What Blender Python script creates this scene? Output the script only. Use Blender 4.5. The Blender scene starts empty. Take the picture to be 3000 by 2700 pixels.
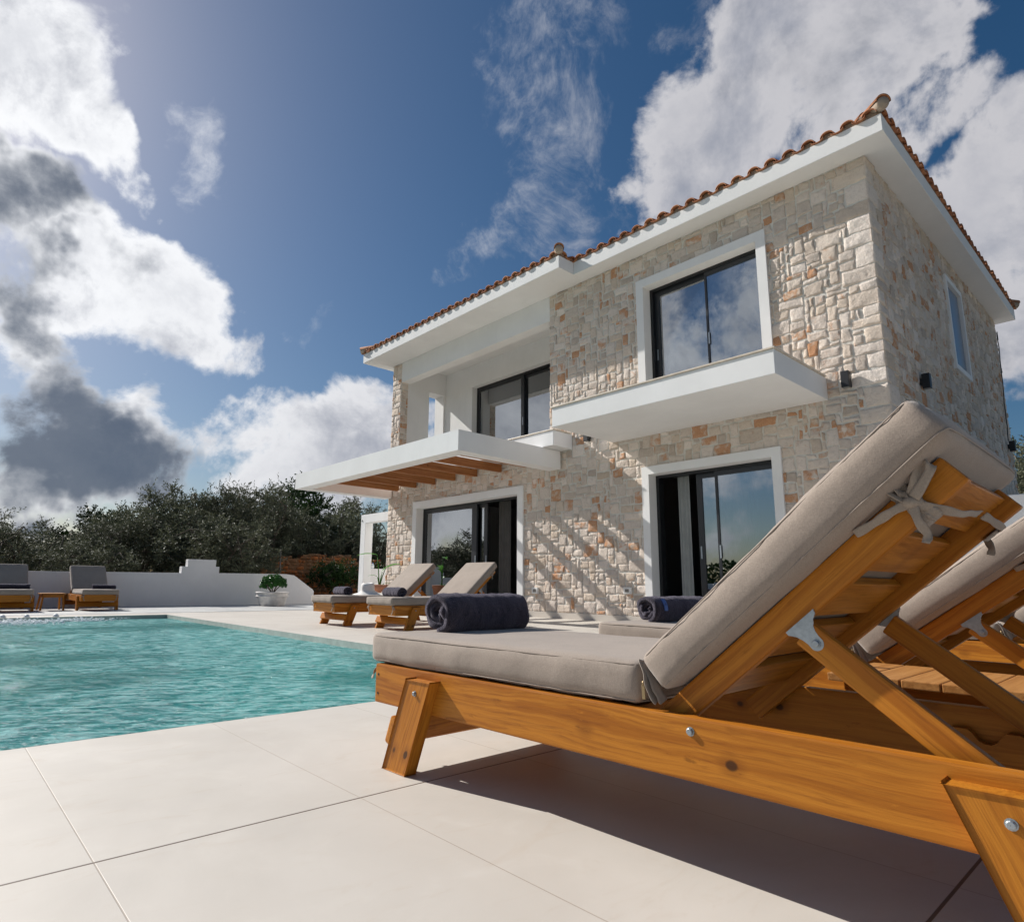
SKY_STRENGTH = 0.056
EXPOSURE = 0.24
CL_LIT = (.50, .495, .52)
CL_SUN = (.84, .85, .87)
CL_GREY = (.25, .27, .33)
CL_DARK = (.045, .070, .115)
import bpy, bmesh, math, random
from mathutils import Vector, Matrix, noise
R = math.radians
scn = bpy.context.scene
COL = scn.collection
rng = random.Random(7)

# ------------------------------------------------------------------ camera
cam_d = bpy.data.cameras.new('camera'); cam = bpy.data.objects.new('camera', cam_d); COL.objects.link(cam)
cr = Vector((0.74485794, -0.66715161, 0.00976655)); cu = Vector((-0.12798926, -0.12850039, 0.98341568)); cf = Vector((0.65483235, 0.73375499, 0.18110278))
M = Matrix.Identity(4)
for i in range(3):
    M[i][0] = cr[i]; M[i][1] = cu[i]; M[i][2] = -cf[i]
M[2][3] = 0.555
cam.matrix_world = M
cam_d.sensor_width = 36; cam_d.lens = 1832.8 / 3000 * 36
cam_d.shift_x = 54.436 / 3000; cam_d.shift_y = 24.304 / 3000
cam_d.clip_start = 0.02; cam_d.clip_end = 2000
scn.camera = cam

# ------------------------------------------------------------------ light
SUN = Vector((-1.0, 3.3, 2.55)).normalized()
sd = bpy.data.lights.new('sun', 'SUN'); sd.energy = 5.0; sd.angle = R(0.5); sd.color = (1.0, 0.96, 0.90)
so = bpy.data.objects.new('sun', sd); COL.objects.link(so); so.rotation_euler = SUN.to_track_quat('Z', 'Y').to_euler(); so.location = (-5, 15, 12)

# ------------------------------------------------------------------ node helpers
class NT:
    def __init__(s, tree): s.t = tree; s.n = tree.nodes; s.l = tree.links
    def new(s, k, **kw):
        nd = s.n.new(k)
        for a, v in kw.items(): setattr(nd, a, v)
        return nd
    def inp(s, nd, key, v):
        if v is None: return
        sock = nd.inputs[key]
        if isinstance(v, bpy.types.NodeSocket): s.l.new(v, sock)
        else:
            if sock.type == 'RGBA' and len(v) == 3: v = (*v, 1)
            sock.default_value = v
    def math(s, op, a, b=None, c=None, clamp=False):
        nd = s.new('ShaderNodeMath', operation=op); nd.use_clamp = clamp
        s.inp(nd, 0, a); s.inp(nd, 1, b); s.inp(nd, 2, c); return nd.outputs[0]
    def vmath(s, op, a, b=None, out=0):
        nd = s.new('ShaderNodeVectorMath', operation=op); s.inp(nd, 0, a); s.inp(nd, 1, b)
        return nd.outputs['Value'] if op in ('DOT_PRODUCT', 'LENGTH', 'DISTANCE') else nd.outputs[0]
    def mix(s, f, a, b, blend='MIX'):
        nd = s.new('ShaderNodeMix', data_type='RGBA', blend_type=blend); nd.clamp_factor = True
        s.inp(nd, 0, f); s.inp(nd, 6, a); s.inp(nd, 7, b); return nd.outputs[2]
    def ss(s, v, a, b, lo=0.0, hi=1.0):
        nd = s.new('ShaderNodeMapRange', interpolation_type='SMOOTHSTEP')
        s.inp(nd, 0, v); s.inp(nd, 1, a); s.inp(nd, 2, b); s.inp(nd, 3, lo); s.inp(nd, 4, hi); return nd.outputs[0]
    def noise(s, vec, scale, detail=4, rough=0.55, dist=0.0, out='Fac'):
        nd = s.new('ShaderNodeTexNoise'); s.inp(nd, 'Vector', vec); s.inp(nd, 'Scale', scale); s.inp(nd, 'Detail', detail)
        s.inp(nd, 'Roughness', rough); s.inp(nd, 'Distortion', dist); return nd.outputs[out]
    def vor(s, vec, scale, feature='F1', out='Distance', rnd=1.0):
        nd = s.new('ShaderNodeTexVoronoi', feature=feature); s.inp(nd, 'Vector', vec); s.inp(nd, 'Scale', scale); s.inp(nd, 'Randomness', rnd); return nd.outputs[out]
    def mapv(s, vec, sc=(1, 1, 1), loc=(0, 0, 0), rot=(0, 0, 0)):
        nd = s.new('ShaderNodeMapping'); s.inp(nd, 0, vec); nd.inputs['Scale'].default_value = sc; nd.inputs['Location'].default_value = loc; nd.inputs['Rotation'].default_value = rot; return nd.outputs[0]
    def obj(s): return s.new('ShaderNodeTexCoord').outputs['Object']
    def pos(s): return s.new('ShaderNodeNewGeometry').outputs['Position']
    def attr(s, name, out='Vector'): 
        nd = s.new('ShaderNodeAttribute'); nd.attribute_name = name; return nd.outputs[out]
    def bump(s, h, strength=0.3, dist=0.01, normal=None):
        nd = s.new('ShaderNodeBump'); s.inp(nd, 'Height', h); s.inp(nd, 'Strength', strength); s.inp(nd, 'Distance', dist); s.inp(nd, 'Normal', normal); return nd.outputs[0]
    def xyz(s, v):
        nd = s.new('ShaderNodeSeparateXYZ'); s.inp(nd, 0, v); return nd.outputs

def mat(name):
    m = bpy.data.materials.new(name); m.use_nodes = True
    nt = NT(m.node_tree); b = m.node_tree.nodes['Principled BSDF']; return m, nt, b
def simple(name, col, rough=0.6, metal=0.0, var=0.0, vs=6.0, bump=0.0, bs=60.0, bd=0.002, spec=0.5):
    m, nt, b = mat(name); b.inputs['Roughness'].default_value = rough; b.inputs['Metallic'].default_value = metal
    b.inputs['Specular IOR Level'].default_value = spec
    p = nt.obj()
    if var:
        n = nt.noise(p, vs, 5, 0.6)
        nt.inp(b, 'Base Color', nt.mix(nt.ss(n, .3, .7), tuple(c * (1 - var) for c in col), tuple(min(1, c * (1 + var)) for c in col)))
    else: b.inputs['Base Color'].default_value = (*col, 1)
    if bump: nt.inp(b, 'Normal', nt.bump(nt.noise(p, bs, 3, .6), bump, bd))
    return m

# ------------------------------------------------------------------ world: sky and clouds by direction
CLOUD_LOBES = [(0.023, 0.827, 0.561, 12.66, 0.858, -1.773, -1.936, 4.061, -5.907, 1.0), (0.093, 0.853, 0.513, 12.132, 0.994, -3.851, -5.63, 9.038, -14.02, 0.9), (0.02, 0.901, 0.434, 13.799, -2.615, 4.781, 2.172, 6.575, -13.746, 1.0), (0.165, 0.912, 0.375, 5.135, -0.687, -0.591, -1.234, 4.995, -11.618, 1.0), (0.06, 0.961, 0.268, 13.758, -1.696, 2.979, 1.068, 2.009, -7.443, 1.0), (0.171, 0.967, 0.188, 7.365, -1.196, -0.561, -0.118, 1.881, -9.553, 1.0), (0.09, 0.988, 0.125, 7.502, -0.786, 0.786, 2.16, 1.931, -16.811, 0.9), (0.336, 0.915, 0.226, 5.98, -2.35, 0.625, 2.077, 2.581, -13.557, 0.85), (0.463, 0.855, 0.233, 7.95, -4.457, 0.58, 2.202, 2.543, -13.704, 0.95), (0.426, 0.891, 0.153, 3.848, -1.88, 0.232, 1.823, 1.701, -14.969, 1.0), (0.225, 0.807, 0.546, 23.137, -14.868, 12.463, 9.996, 8.066, -16.032, 0.6), (0.567, 0.53, 0.63, 5.437, -6.662, 0.713, 3.438, 1.693, -4.52, 0.79), (0.622, 0.552, 0.556, 5.941, -6.289, -0.4, 6.514, 6.042, -13.282, 0.74), (0.549, 0.449, 0.705, 15.372, -9.389, -5.981, 1.53, 9.092, -6.974, 0.66), (0.751, 0.296, 0.591, 4.19, -3.131, -3.752, 0.676, 4.039, -2.886, 1.0), (0.747, 0.167, 0.644, 5.496, -6.137, -4.783, 3.446, 4.577, -5.18, 1.0), (0.84, 0.179, 0.513, 7.612, -10.985, -8.635, 3.185, 4.594, -6.822, 0.85), (0.919, 0.098, 0.381, 2.934, -12.417, -3.88, 2.02, 0.873, -5.099, 1.0), (0.648, 0.326, 0.689, 6.614, -8.783, -2.06, 8.769, 5.572, -10.881, 0.72), (0.393, 0.837, 0.382, 26.354, -13.925, 3.415, 9.772, 14.223, -41.197, 0.62), (0.518, 0.669, 0.533, 14.76, -12.016, 0.753, 8.14, 9.585, -19.927, 0.55), (-0.718, 0.415, 0.559, -1.79, -3.101, 0.0, 1.541, -0.89, 2.639, 0.68), (-0.679, 0.611, 0.407, -2.738, -3.041, 0.0, 1.732, -1.559, 5.234, 0.85), (-0.907, 0.193, 0.375, -0.596, -2.802, 0.0, 2.099, -0.446, 5.312, 0.85), (-0.592, 0.757, 0.276, -1.328, -1.037, 0.0, 0.748, -0.957, 4.237, 1.3), (-0.075, -0.863, 0.5, 1.679, -0.147, 0.0, 0.208, 2.378, 4.135, 0.75), (-0.413, 0.887, 0.208, -3.709, -1.73, 0.0, 0.629, -1.35, 7.005, 0.9)]
SHADE_LOBES = [(0.03, 0.901, 0.432, 14.797, -2.899, 5.007, 3.034, 8.921, -18.825, 0.78), (0.059, 0.948, 0.312, 17.824, -3.873, 8.4, 2.353, 2.359, -7.628, 0.85), (0.162, 0.971, 0.173, 7.457, -1.129, -0.626, -0.173, 2.179, -12.047, 1.1), (0.083, 0.972, 0.222, 12.502, -1.565, 2.195, 1.218, 1.886, -8.721, 1.0), (0.102, 0.988, 0.12, 7.391, -0.85, 0.73, 3.828, 3.245, -30.021, 0.7), (0.381, 0.914, 0.135, 7.208, -3.072, 0.445, 3.775, 3.207, -32.362, 0.45), (0.947, 0.142, 0.287, 2.776, -12.804, -2.818, 2.818, 1.595, -10.109, 0.5), (0.74, 0.186, 0.647, 3.754, -6.617, -2.394, 10.273, 4.517, -13.049, 0.35), (0.152, 0.911, 0.384, 26.033, -6.995, 6.303, 5.692, 12.047, -30.799, 0.35)]

w = bpy.data.worlds.new('World'); scn.world = w; w.use_nodes = True
nt = NT(w.node_tree); nt.n.clear()
outw = nt.new('ShaderNodeOutputWorld')
sky = nt.new('ShaderNodeTexSky', sky_type='NISHITA'); sky.sun_disc = False
el = math.asin(SUN.z); sky.sun_elevation = el; sky.sun_rotation = math.atan2(SUN.x, SUN.y); sky.altitude = 50
sky.air_density = 1.0; sky.dust_density = 1.3; sky.ozone_density = 2.6
bg = nt.new('ShaderNodeBackground'); nt.inp(bg, 'Strength', SKY_STRENGTH)
D = nt.new('ShaderNodeTexCoord').outputs['Generated']
D = nt.vmath('NORMALIZE', D)
hs = nt.new('ShaderNodeHueSaturation'); nt.inp(hs, 'Saturation', 1.30); nt.inp(hs, 'Hue', .497); nt.inp(hs, 'Color', sky.outputs[0])
skycol = hs.outputs[0]
glow_a = nt.vmath('DOT_PRODUCT', D, tuple(SUN))
nt.inp(bg, 'Color', skycol)
wn = nt.noise(D, 2.6, 5, .6, 0, 'Color')
wv = nt.vmath('MULTIPLY', nt.vmath('SUBTRACT', wn, (.5, .5, .5)), (.34, .34, .34))
wn2 = nt.noise(D, 9.0, 4, .6, 0, 'Color')
wv2 = nt.vmath('MULTIPLY', nt.vmath('SUBTRACT', wn2, (.5, .5, .5)), (.10, .10, .10))
DW = nt.vmath('ADD', D, nt.vmath('ADD', wv, wv2))
DS = nt.vmath('ADD', D, nt.vmath('MULTIPLY', wv2, (1.3, 1.3, 1.3)))
def lobes(L, vec):
    acc = None
    for L_ in L:
        c, t1, t2, wt = L_[0:3], L_[3:6], L_[6:9], L_[9]
        dv = nt.vmath('SUBTRACT', vec, tuple(c))
        a = nt.vmath('DOT_PRODUCT', dv, tuple(t1)); b_ = nt.vmath('DOT_PRODUCT', dv, tuple(t2)); 
        lt = 1.0 / max(0.12, 1.0 / Vector(t1).length)
        cc = nt.vmath('DOT_PRODUCT', dv, tuple(x * lt for x in c))
        q = nt.math('MULTIPLY_ADD', a, a, nt.math('MULTIPLY_ADD', b_, b_, nt.math('MULTIPLY', cc, cc)))
        v = nt.math('MULTIPLY', nt.math('SUBTRACT', 1.0, nt.math('MULTIPLY', q, .5), clamp=True), wt)
        acc = v if acc is None else nt.math('MAXIMUM', acc, v)
    return acc
Bv = lobes([l for l in CLOUD_LOBES if l[9] >= .8], DW)
Wv = lobes([l for l in CLOUD_LOBES if l[9] < .8], DW)
Dv = lobes(SHADE_LOBES, nt.vmath('ADD', DW, wv2))
n1 = nt.noise(D, 5.5, 12, .62, .25)
n2 = nt.noise(nt.vmath('ADD', D, (3.1, 1.7, .4)), 3.2, 9, .58, .1)
n4 = nt.noise(D, 19, 8, .66, .3)
dens = nt.math('MULTIPLY_ADD', nt.math('SUBTRACT', n1, .5), 2.15, nt.math('MULTIPLY_ADD', nt.math('SUBTRACT', n4, .5), .45, Bv))
alpha = nt.ss(dens, .46, .80)
n5 = nt.noise(nt.vmath('ADD', nt.vmath('MULTIPLY', D, (6.5, 6.5, 5.5)), nt.vmath('MULTIPLY', wv, (2.5, 2.5, 2.5))), 1.0, 14, .70, .5)
dw = nt.math('MULTIPLY_ADD', nt.math('SUBTRACT', n5, .5), 2.2, nt.math('MULTIPLY_ADD', nt.math('SUBTRACT', n4, .5), .6, Wv))
alpha = nt.math('MAXIMUM', alpha, nt.math('MULTIPLY', nt.ss(dw, .34, 1.15), .62))
n3 = nt.noise(nt.vmath('ADD', D, (.02, -.05, -.035)), 5.5, 12, .62, .25)
relief = nt.math('SUBTRACT', n1, n3)
core = nt.math('MULTIPLY_ADD', nt.math('SUBTRACT', n2, .5), 1.5, nt.math('MULTIPLY_ADD', nt.math('SUBTRACT', n1, .5), .9, nt.math('MULTIPLY_ADD', nt.math('SUBTRACT', n4, .5), .35, Dv)))
dark = nt.ss(core, .18, .90)
thick = nt.ss(dens, .75, 1.35)
sunside = nt.ss(glow_a, .45, .97)
lit = nt.mix(sunside, CL_LIT, CL_SUN)
shaded = nt.mix(nt.math('MULTIPLY', thick, .42), lit, CL_GREY)
shaded = nt.mix(nt.math('MULTIPLY_ADD', relief, 3.2, .0, clamp=True), shaded, CL_GREY)
ccol = nt.mix(nt.math('MULTIPLY', dark, .90), shaded, CL_DARK)
bgc = nt.new('ShaderNodeBackground'); nt.inp(bgc, 'Color', ccol); nt.inp(bgc, 'Strength', 1.0)
mxs = nt.new('ShaderNodeMixShader'); nt.inp(mxs, 0, nt.math('MULTIPLY', alpha, .96)); nt.l.new(bg.outputs[0], mxs.inputs[1]); nt.l.new(bgc.outputs[0], mxs.inputs[2])
nt.l.new(mxs.outputs[0], outw.inputs[0])
w.cycles.sampling_method = 'MANUAL'; w.cycles.sample_map_resolution = 512

scn.view_settings.view_transform = 'Standard'; scn.view_settings.look = 'None'; scn.view_settings.gamma = 1.0
scn.view_settings.exposure = EXPOSURE
scn.cycles.max_bounces = 10; scn.cycles.transparent_max_bounces = 16; scn.cycles.glossy_bounces = 4; scn.cycles.diffuse_bounces = 4
scn.cycles.use_denoising = True
scn.cycles.sample_clamp_indirect = 6.0

# ------------------------------------------------------------------ materials
def wood(name, c1, c2, c3, rough=.42):
    m, nt, b = mat(name)
    g = nt.attr('grain')
    warp = nt.vmath('MULTIPLY', nt.vmath('SUBTRACT', nt.noise(nt.mapv(g, (1.6, 5, 5)), 1.3, 3, .5, 0, 'Color'), (.5, .5, .5)), (0, .055, .055))
    gw = nt.vmath('ADD', g, warp)
    fib = nt.noise(nt.mapv(gw, (3.0, 95, 95)), 1.6, 5, .65)
    band = nt.noise(nt.mapv(gw, (.42, 27, 27)), 1.5, 5, .62, .7)
    big = nt.noise(nt.mapv(g, (1.3, 4, 4)), 1.0, 2, .5)
    col = nt.mix(nt.ss(band, .38, .62), c2, c1)
    col = nt.mix(nt.math('MULTIPLY', nt.ss(fib, .45, .75), .55), col, c3)
    col = nt.mix(nt.math('MULTIPLY', nt.ss(big, .4, .75), .35), col, c1)
    kv = nt.vor(nt.mapv(g, (8.5, 11, 0.001)), 1.0, 'F1', 'Distance', 1.0)
    kc = nt.vor(nt.mapv(g, (8.5, 11, 0.001)), 1.0, 'F1', 'Color', 1.0)
    pick = nt.math('LESS_THAN', nt.xyz(kc)[0], .26)
    knot = nt.math('MULTIPLY', nt.ss(kv, .13, .075), pick)
    halo = nt.math('MULTIPLY', nt.ss(kv, .34, .1), pick)
    col = nt.mix(nt.math('MULTIPLY', halo, .42), col, c3)
    col = nt.mix(nt.math('MULTIPLY', knot, .85), col, (.035, .014, .006))
    wear = nt.noise(nt.mapv(g, (14, 40, 40)), 1.0, 6, .7); col = nt.mix(nt.ss(wear, .62, .74, 0, .5), col, tuple(x * .5 for x in c3)); col = nt.mix(nt.ss(wear, .36, .26, 0, .35), col, tuple(min(1, x * 1.35) for x in c1))
    nt.inp(b, 'Base Color', col); b.inputs['Roughness'].default_value = rough
    nt.inp(b, 'Roughness', nt.math('MULTIPLY_ADD', fib, .25, rough - .1))
    b.inputs['Specular IOR Level'].default_value = .22
    nt.inp(b, 'Normal', nt.bump(fib, .4, .002))
    return m
M_WOOD = wood('stained_pine', (.50, .190, .020), (.35, .115, .010), (.18, .050, .005))
M_BEAM = wood('pergola_pine', (.40, .17, .06), (.28, .105, .033), (.17, .058, .018), .55)
M_SLAT = wood('weathered_slat', (.46, .22, .070), (.36, .155, .042), (.22, .085, .020), .5)

def fabric(name, col, rough=.9):
    m, nt, b = mat(name); p = nt.obj()
    wv_ = nt.math('MULTIPLY', nt.math('SINE', nt.math('MULTIPLY', nt.xyz(p)[0], 2600)), nt.math('SINE', nt.math('MULTIPLY', nt.xyz(p)[1], 2600)))
    n = nt.noise(p, 320, 3, .7); n_b = nt.noise(p, 5, 4, .55); n_f = nt.noise(nt.mapv(p, (160, 900, 900)), 1, 2, .6); n_g = nt.noise(nt.mapv(p, (900, 160, 160)), 1, 2, .6)
    c = nt.mix(nt.ss(n_b, .3, .7), tuple(x * .92 for x in col), tuple(x * 1.07 for x in col))
    c = nt.mix(nt.ss(nt.math('ADD', n_f, n_g), .8, 1.2, 0, .55), c, tuple(x * .68 for x in col))
    nt.inp(b, 'Base Color', c); b.inputs['Roughness'].default_value = rough; b.inputs['Specular IOR Level'].default_value = .2
    b.inputs['Sheen Weight'].default_value = .25; b.inputs['Sheen Roughness'].default_value = .5
    h = nt.math('ADD', nt.math('MULTIPLY', n, .35), nt.math('MULTIPLY', nt.noise(p, 9, 3, .5), 3.0))
    nt.inp(b, 'Normal', nt.bump(h, .35, .004)); return m
M_CUSH = fabric('taupe_canvas', (.335, .275, .228))
M_TIE = fabric('tie_canvas', (.33, .275, .225))
def towelmat():
    m, nt, b = mat('terry_cloth'); p = nt.obj()
    n = nt.noise(p, 190, 4, .75); n2_ = nt.noise(p, 14, 3, .6)
    nt.inp(b, 'Base Color', nt.mix(nt.ss(n, .3, .75), (.016, .014, .020), (.075, .066, .085)))
    b.inputs['Roughness'].default_value = 1.0; b.inputs['Specular IOR Level'].default_value = .1
    b.inputs['Sheen Weight'].default_value = .55; b.inputs['Sheen Roughness'].default_value = .45; b.inputs['Sheen Tint'].default_value = (.62, .58, .70, 1)
    nt.inp(b, 'Normal', nt.bump(nt.math('ADD', n, nt.math('MULTIPLY', n2_, 1.2)), 1.0, .007)); return m
M_TOWEL = towelmat()

def plaster(name, col, var=.05, rough=.85, b_=.25):
    m, nt, b = mat(name); p = nt.obj()
    n = nt.noise(p, 1.3, 6, .6); f = nt.noise(p, 130, 4, .6); st = nt.noise(nt.mapv(p, (3, 3, .5)), 2.2, 5, .6)
    c = nt.mix(nt.ss(n, .3, .75), tuple(x * (1 - var) for x in col), col)
    c = nt.mix(nt.math('MULTIPLY', nt.ss(st, .5, .8), .12), c, tuple(x * .7 for x in col))
    nt.inp(b, 'Base Color', c); b.inputs['Roughness'].default_value = rough; b.inputs['Specular IOR Level'].default_value = .25
    nt.inp(b, 'Normal', nt.bump(nt.math('ADD', f, nt.math('MULTIPLY', n, 2)), b_, .002)); return m
M_WHITE = plaster('white_render', (.84, .84, .835), .07)
M_WALLW = plaster('garden_wall_render', (.76, .745, .74), .10)
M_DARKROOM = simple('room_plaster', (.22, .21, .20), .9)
M_MARBLE = simple('cream_marble', (.62, .54, .44), .4, 0, .12, 8)
M_ALU = simple('anthracite_aluminium', (.012, .0135, .016), .38, 0, .0)
M_ALU2 = simple('anthracite_aluminium_sash', (.022, .024, .028), .34)
M_BLACK = simple('black_lamp_metal', (.012, .013, .016), .45)
M_STEEL = simple('zinc_steel', (.36, .40, .43), .42, .8, .15, 60)
M_RUBBER = simple('black_cable', (.02, .02, .02), .6)
M_BRASS = simple('dull_brass', (.30, .22, .12), .4, .7)
M_PLAST = simple('white_plastic', (.78, .78, .76), .35)
M_GREYP = simple('grey_socket_flap', (.22, .21, .19), .3)
M_CURT = simple('sheer_curtain', (.34, .355, .35), .9, 0, .08, 5)
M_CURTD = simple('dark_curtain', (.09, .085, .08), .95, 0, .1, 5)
M_WICKER = simple('wicker', (.14, .09, .04), .8, 0, .3, 60)

def mortarmat():
    m, nt, b = mat('lime_mortar'); p = nt.obj(); n = nt.noise(p, 9, 6, .65); f = nt.noise(p, 60, 5, .65)
    nt.inp(b, 'Base Color', nt.mix(nt.ss(n, .3, .7), (.64, .61, .555), (.78, .75, .69)))
    b.inputs['Roughness'].default_value = .95; b.inputs['Specular IOR Level'].default_value = .1
    nt.inp(b, 'Normal', nt.bump(nt.math('ADD', f, nt.math('MULTIPLY', n, 2)), .8, .012)); return m
M_MORTAR = mortarmat()
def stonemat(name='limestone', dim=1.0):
    m, nt, b = mat(name); p = nt.obj()
    a = nt.attr('stone', 'Color'); sx = nt.xyz(a)   # r = lightness, g = rust share, b = hue
    nA = nt.noise(p, 7, 8, .65, .4); nB = nt.noise(p, 26, 6, .7); nC = nt.noise(p, 90, 4, .7)
    base = nt.mix(sx[0], tuple(dim * x for x in (.485, .41, .35)), tuple(dim * x for x in (.83, .74, .665)))
    base = nt.mix(nt.math('MULTIPLY', sx[2], .5), base, tuple(dim * x for x in (.68, .54, .40)))
    base = nt.mix(nt.math('MULTIPLY', nt.ss(nB, .5, .75), .35), base, tuple(dim * x for x in (.84, .79, .71)))
    base = nt.mix(nt.math('MULTIPLY', nt.ss(nB, .5, .25), .45), base, tuple(dim * x for x in (.36, .30, .235)))
    th = nt.math('SUBTRACT', .84, nt.math('MULTIPLY', sx[1], .47))
    rust = nt.ss(nA, nt.math('SUBTRACT', th, .10), nt.math('ADD', th, .10))
    base = nt.mix(nt.math('MULTIPLY', rust, .80), base, nt.mix(nt.ss(nC, .35, .65), (.46, .17, .06), (.64, .34, .16)))
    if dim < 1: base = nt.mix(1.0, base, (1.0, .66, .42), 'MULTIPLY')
    pit = nt.ss(nC, .36, .26)
    base = nt.mix(nt.math('MULTIPLY', pit, .45), base, (.18, .14, .10))
    nt.inp(b, 'Base Color', base); b.inputs['Roughness'].default_value = .92; b.inputs['Specular IOR Level'].default_value = .15
    h = nt.math('ADD', nt.math('MULTIPLY', nB, 1.6), nt.math('MULTIPLY', nC, .6))
    nt.inp(b, 'Normal', nt.bump(h, .7, .014)); return m
M_STONE = stonemat()

def glassmat():
    m, nt, b = mat('window_glass'); o = m.node_tree.nodes['Material Output']; nt.n.remove(b)
    t = nt.new('ShaderNodeBsdfTransparent'); nt.inp(t, 0, (.50, .54, .55))
    g = nt.new('ShaderNodeBsdfGlossy'); nt.inp(g, 'Roughness', 0.0); nt.inp(g, 'Color', (.92, .96, 1.0))
    fr = nt.new('ShaderNodeFresnel'); nt.inp(fr, 0, 1.62)
    f = nt.math('MULTIPLY_ADD', fr.outputs[0], 1.3, .30, clamp=True)
    mx = nt.new('ShaderNodeMixShader'); nt.inp(mx, 0, f); nt.l.new(t.outputs[0], mx.inputs[1]); nt.l.new(g.outputs[0], mx.inputs[2]); nt.l.new(mx.outputs[0], o.inputs[0])
    return m
M_GLASS = glassmat()

def deckmat():
    m, nt, b = mat('porcelain_paving'); p = nt.pos(); s = nt.xyz(p)
    n = nt.noise(p, 1.1, 7, .6, .6); n2_ = nt.noise(p, 5.5, 7, .65, 1.0); f = nt.noise(p, 260, 3, .6); v = nt.noise(nt.mapv(p, (1, 2.6, 1), (0, 0, 0), (0, 0, .5)), 3.2, 8, .7, 1.8)
    def cell(c, o, sp): return nt.math('FLOOR', nt.math('DIVIDE', nt.math('SUBTRACT', c, o), sp))
    def jd(c, o, sp):
        q = nt.math('DIVIDE', nt.math('SUBTRACT', c, o), sp); fr = nt.math('FRACT', q)
        return nt.math('MULTIPLY', nt.math('MINIMUM', fr, nt.math('SUBTRACT', 1.0, fr)), sp)
    cx = cell(s[0], .325, .604); cy = cell(s[1], .385, 1.1683)
    wn_ = nt.new('ShaderNodeTexWhiteNoise', noise_dimensions='2D'); cb = nt.new('ShaderNodeCombineXYZ'); nt.inp(cb, 0, cx); nt.inp(cb, 1, cy); nt.l.new(cb.outputs[0], wn_.inputs['Vector'])
    c = nt.mix(nt.ss(n, .3, .7), (.535, .495, .440), (.615, .575, .520))
    c = nt.mix(nt.math('MULTIPLY', nt.ss(n2_, .52, .75), .28), c, (.66, .63, .58))
    c = nt.mix(nt.math('MULTIPLY', nt.ss(v, .52, .72), .45), c, (.50, .43, .35))
    c = nt.mix(nt.math('MULTIPLY', wn_.outputs[0], .24), c, (.50, .46, .41))
    spk = nt.ss(nt.vor(p, 9, 'F1'), .035, .02)
    c = nt.mix(nt.math('MULTIPLY', spk, .25), c, (.25, .2, .16))
    jy = nt.ss(jd(s[1], .385, 1.1683), .0042, .0024); jx = nt.ss(jd(s[0], .325, .604), .0020, .0010)
    c = nt.mix(nt.math('MULTIPLY', jx, .5), c, (.28, .21, .15)); c = nt.mix(nt.math('MULTIPLY', jy, .92), c, (.10, .065, .045))
    nt.inp(b, 'Base Color', c); b.inputs['Specular IOR Level'].default_value = .35
    nt.inp(b, 'Roughness', nt.math('MULTIPLY_ADD', n2_, .3, .38))
    h = nt.math('SUBTRACT', nt.math('ADD', nt.math('MULTIPLY', f, .12), nt.math('MULTIPLY', v, .25)), nt.math('MULTIPLY', nt.math('MAXIMUM', jx, jy), 1.2))
    nt.inp(b, 'Normal', nt.bump(h, .35, .003)); return m
M_DECK = deckmat()
def pavemat():
    m, nt, b = mat('grey_slate_paving'); p = nt.pos()
    bk = nt.new('ShaderNodeTexBrick'); nt.inp(bk, 'Vector', p); nt.inp(bk, 'Scale', 1.0); bk.inputs['Brick Width'].default_value = .6; bk.inputs['Row Height'].default_value = .4; bk.inputs['Mortar Size'].default_value = .012
    bk.inputs['Color1'].default_value = (.50, .50, .48, 1); bk.inputs['Color2'].default_value = (.36, .37, .37, 1); bk.inputs['Mortar'].default_value = (.58, .56, .52, 1)
    n = nt.noise(p, 6, 6, .65); c = nt.mix(nt.math('MULTIPLY', nt.ss(n, .45, .75), .55), bk.outputs[0], (.62, .61, .59))
    nt.inp(b, 'Base Color', c); b.inputs['Roughness'].default_value = .55; nt.inp(b, 'Normal', nt.bump(n, .5, .01)); return m
M_PAVE = pavemat()
def soilmat():
    m, nt, b = mat('olive_grove_soil'); p = nt.pos(); n = nt.noise(p, .25, 8, .65); f = nt.noise(p, 6, 6, .7)
    c = nt.mix(nt.ss(n, .35, .65), (.16, .11, .065), (.10, .11, .045)); c = nt.mix(nt.math('MULTIPLY', nt.ss(f, .5, .8), .5), c, (.26, .21, .13))
    nt.inp(b, 'Base Color', c); b.inputs['Roughness'].default_value = 1.0; nt.inp(b, 'Normal', nt.bump(f, .9, .08)); return m
M_SOIL = soilmat()
def poolmat():
    m, nt, b = mat('pool_mosaic'); p = nt.pos()
    n = nt.noise(p, 1.2, 5, .6); 
    nt.inp(b, 'Base Color', nt.mix(nt.ss(n, .35, .7), (.50, .64, .62), (.62, .74, .71)))
    b.inputs['Roughness'].default_value = .4; return m
M_POOL = poolmat()
M_COPE = simple('pool_edge_tile', (.38, .42, .38), .5, 0, .12, 10)
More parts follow.
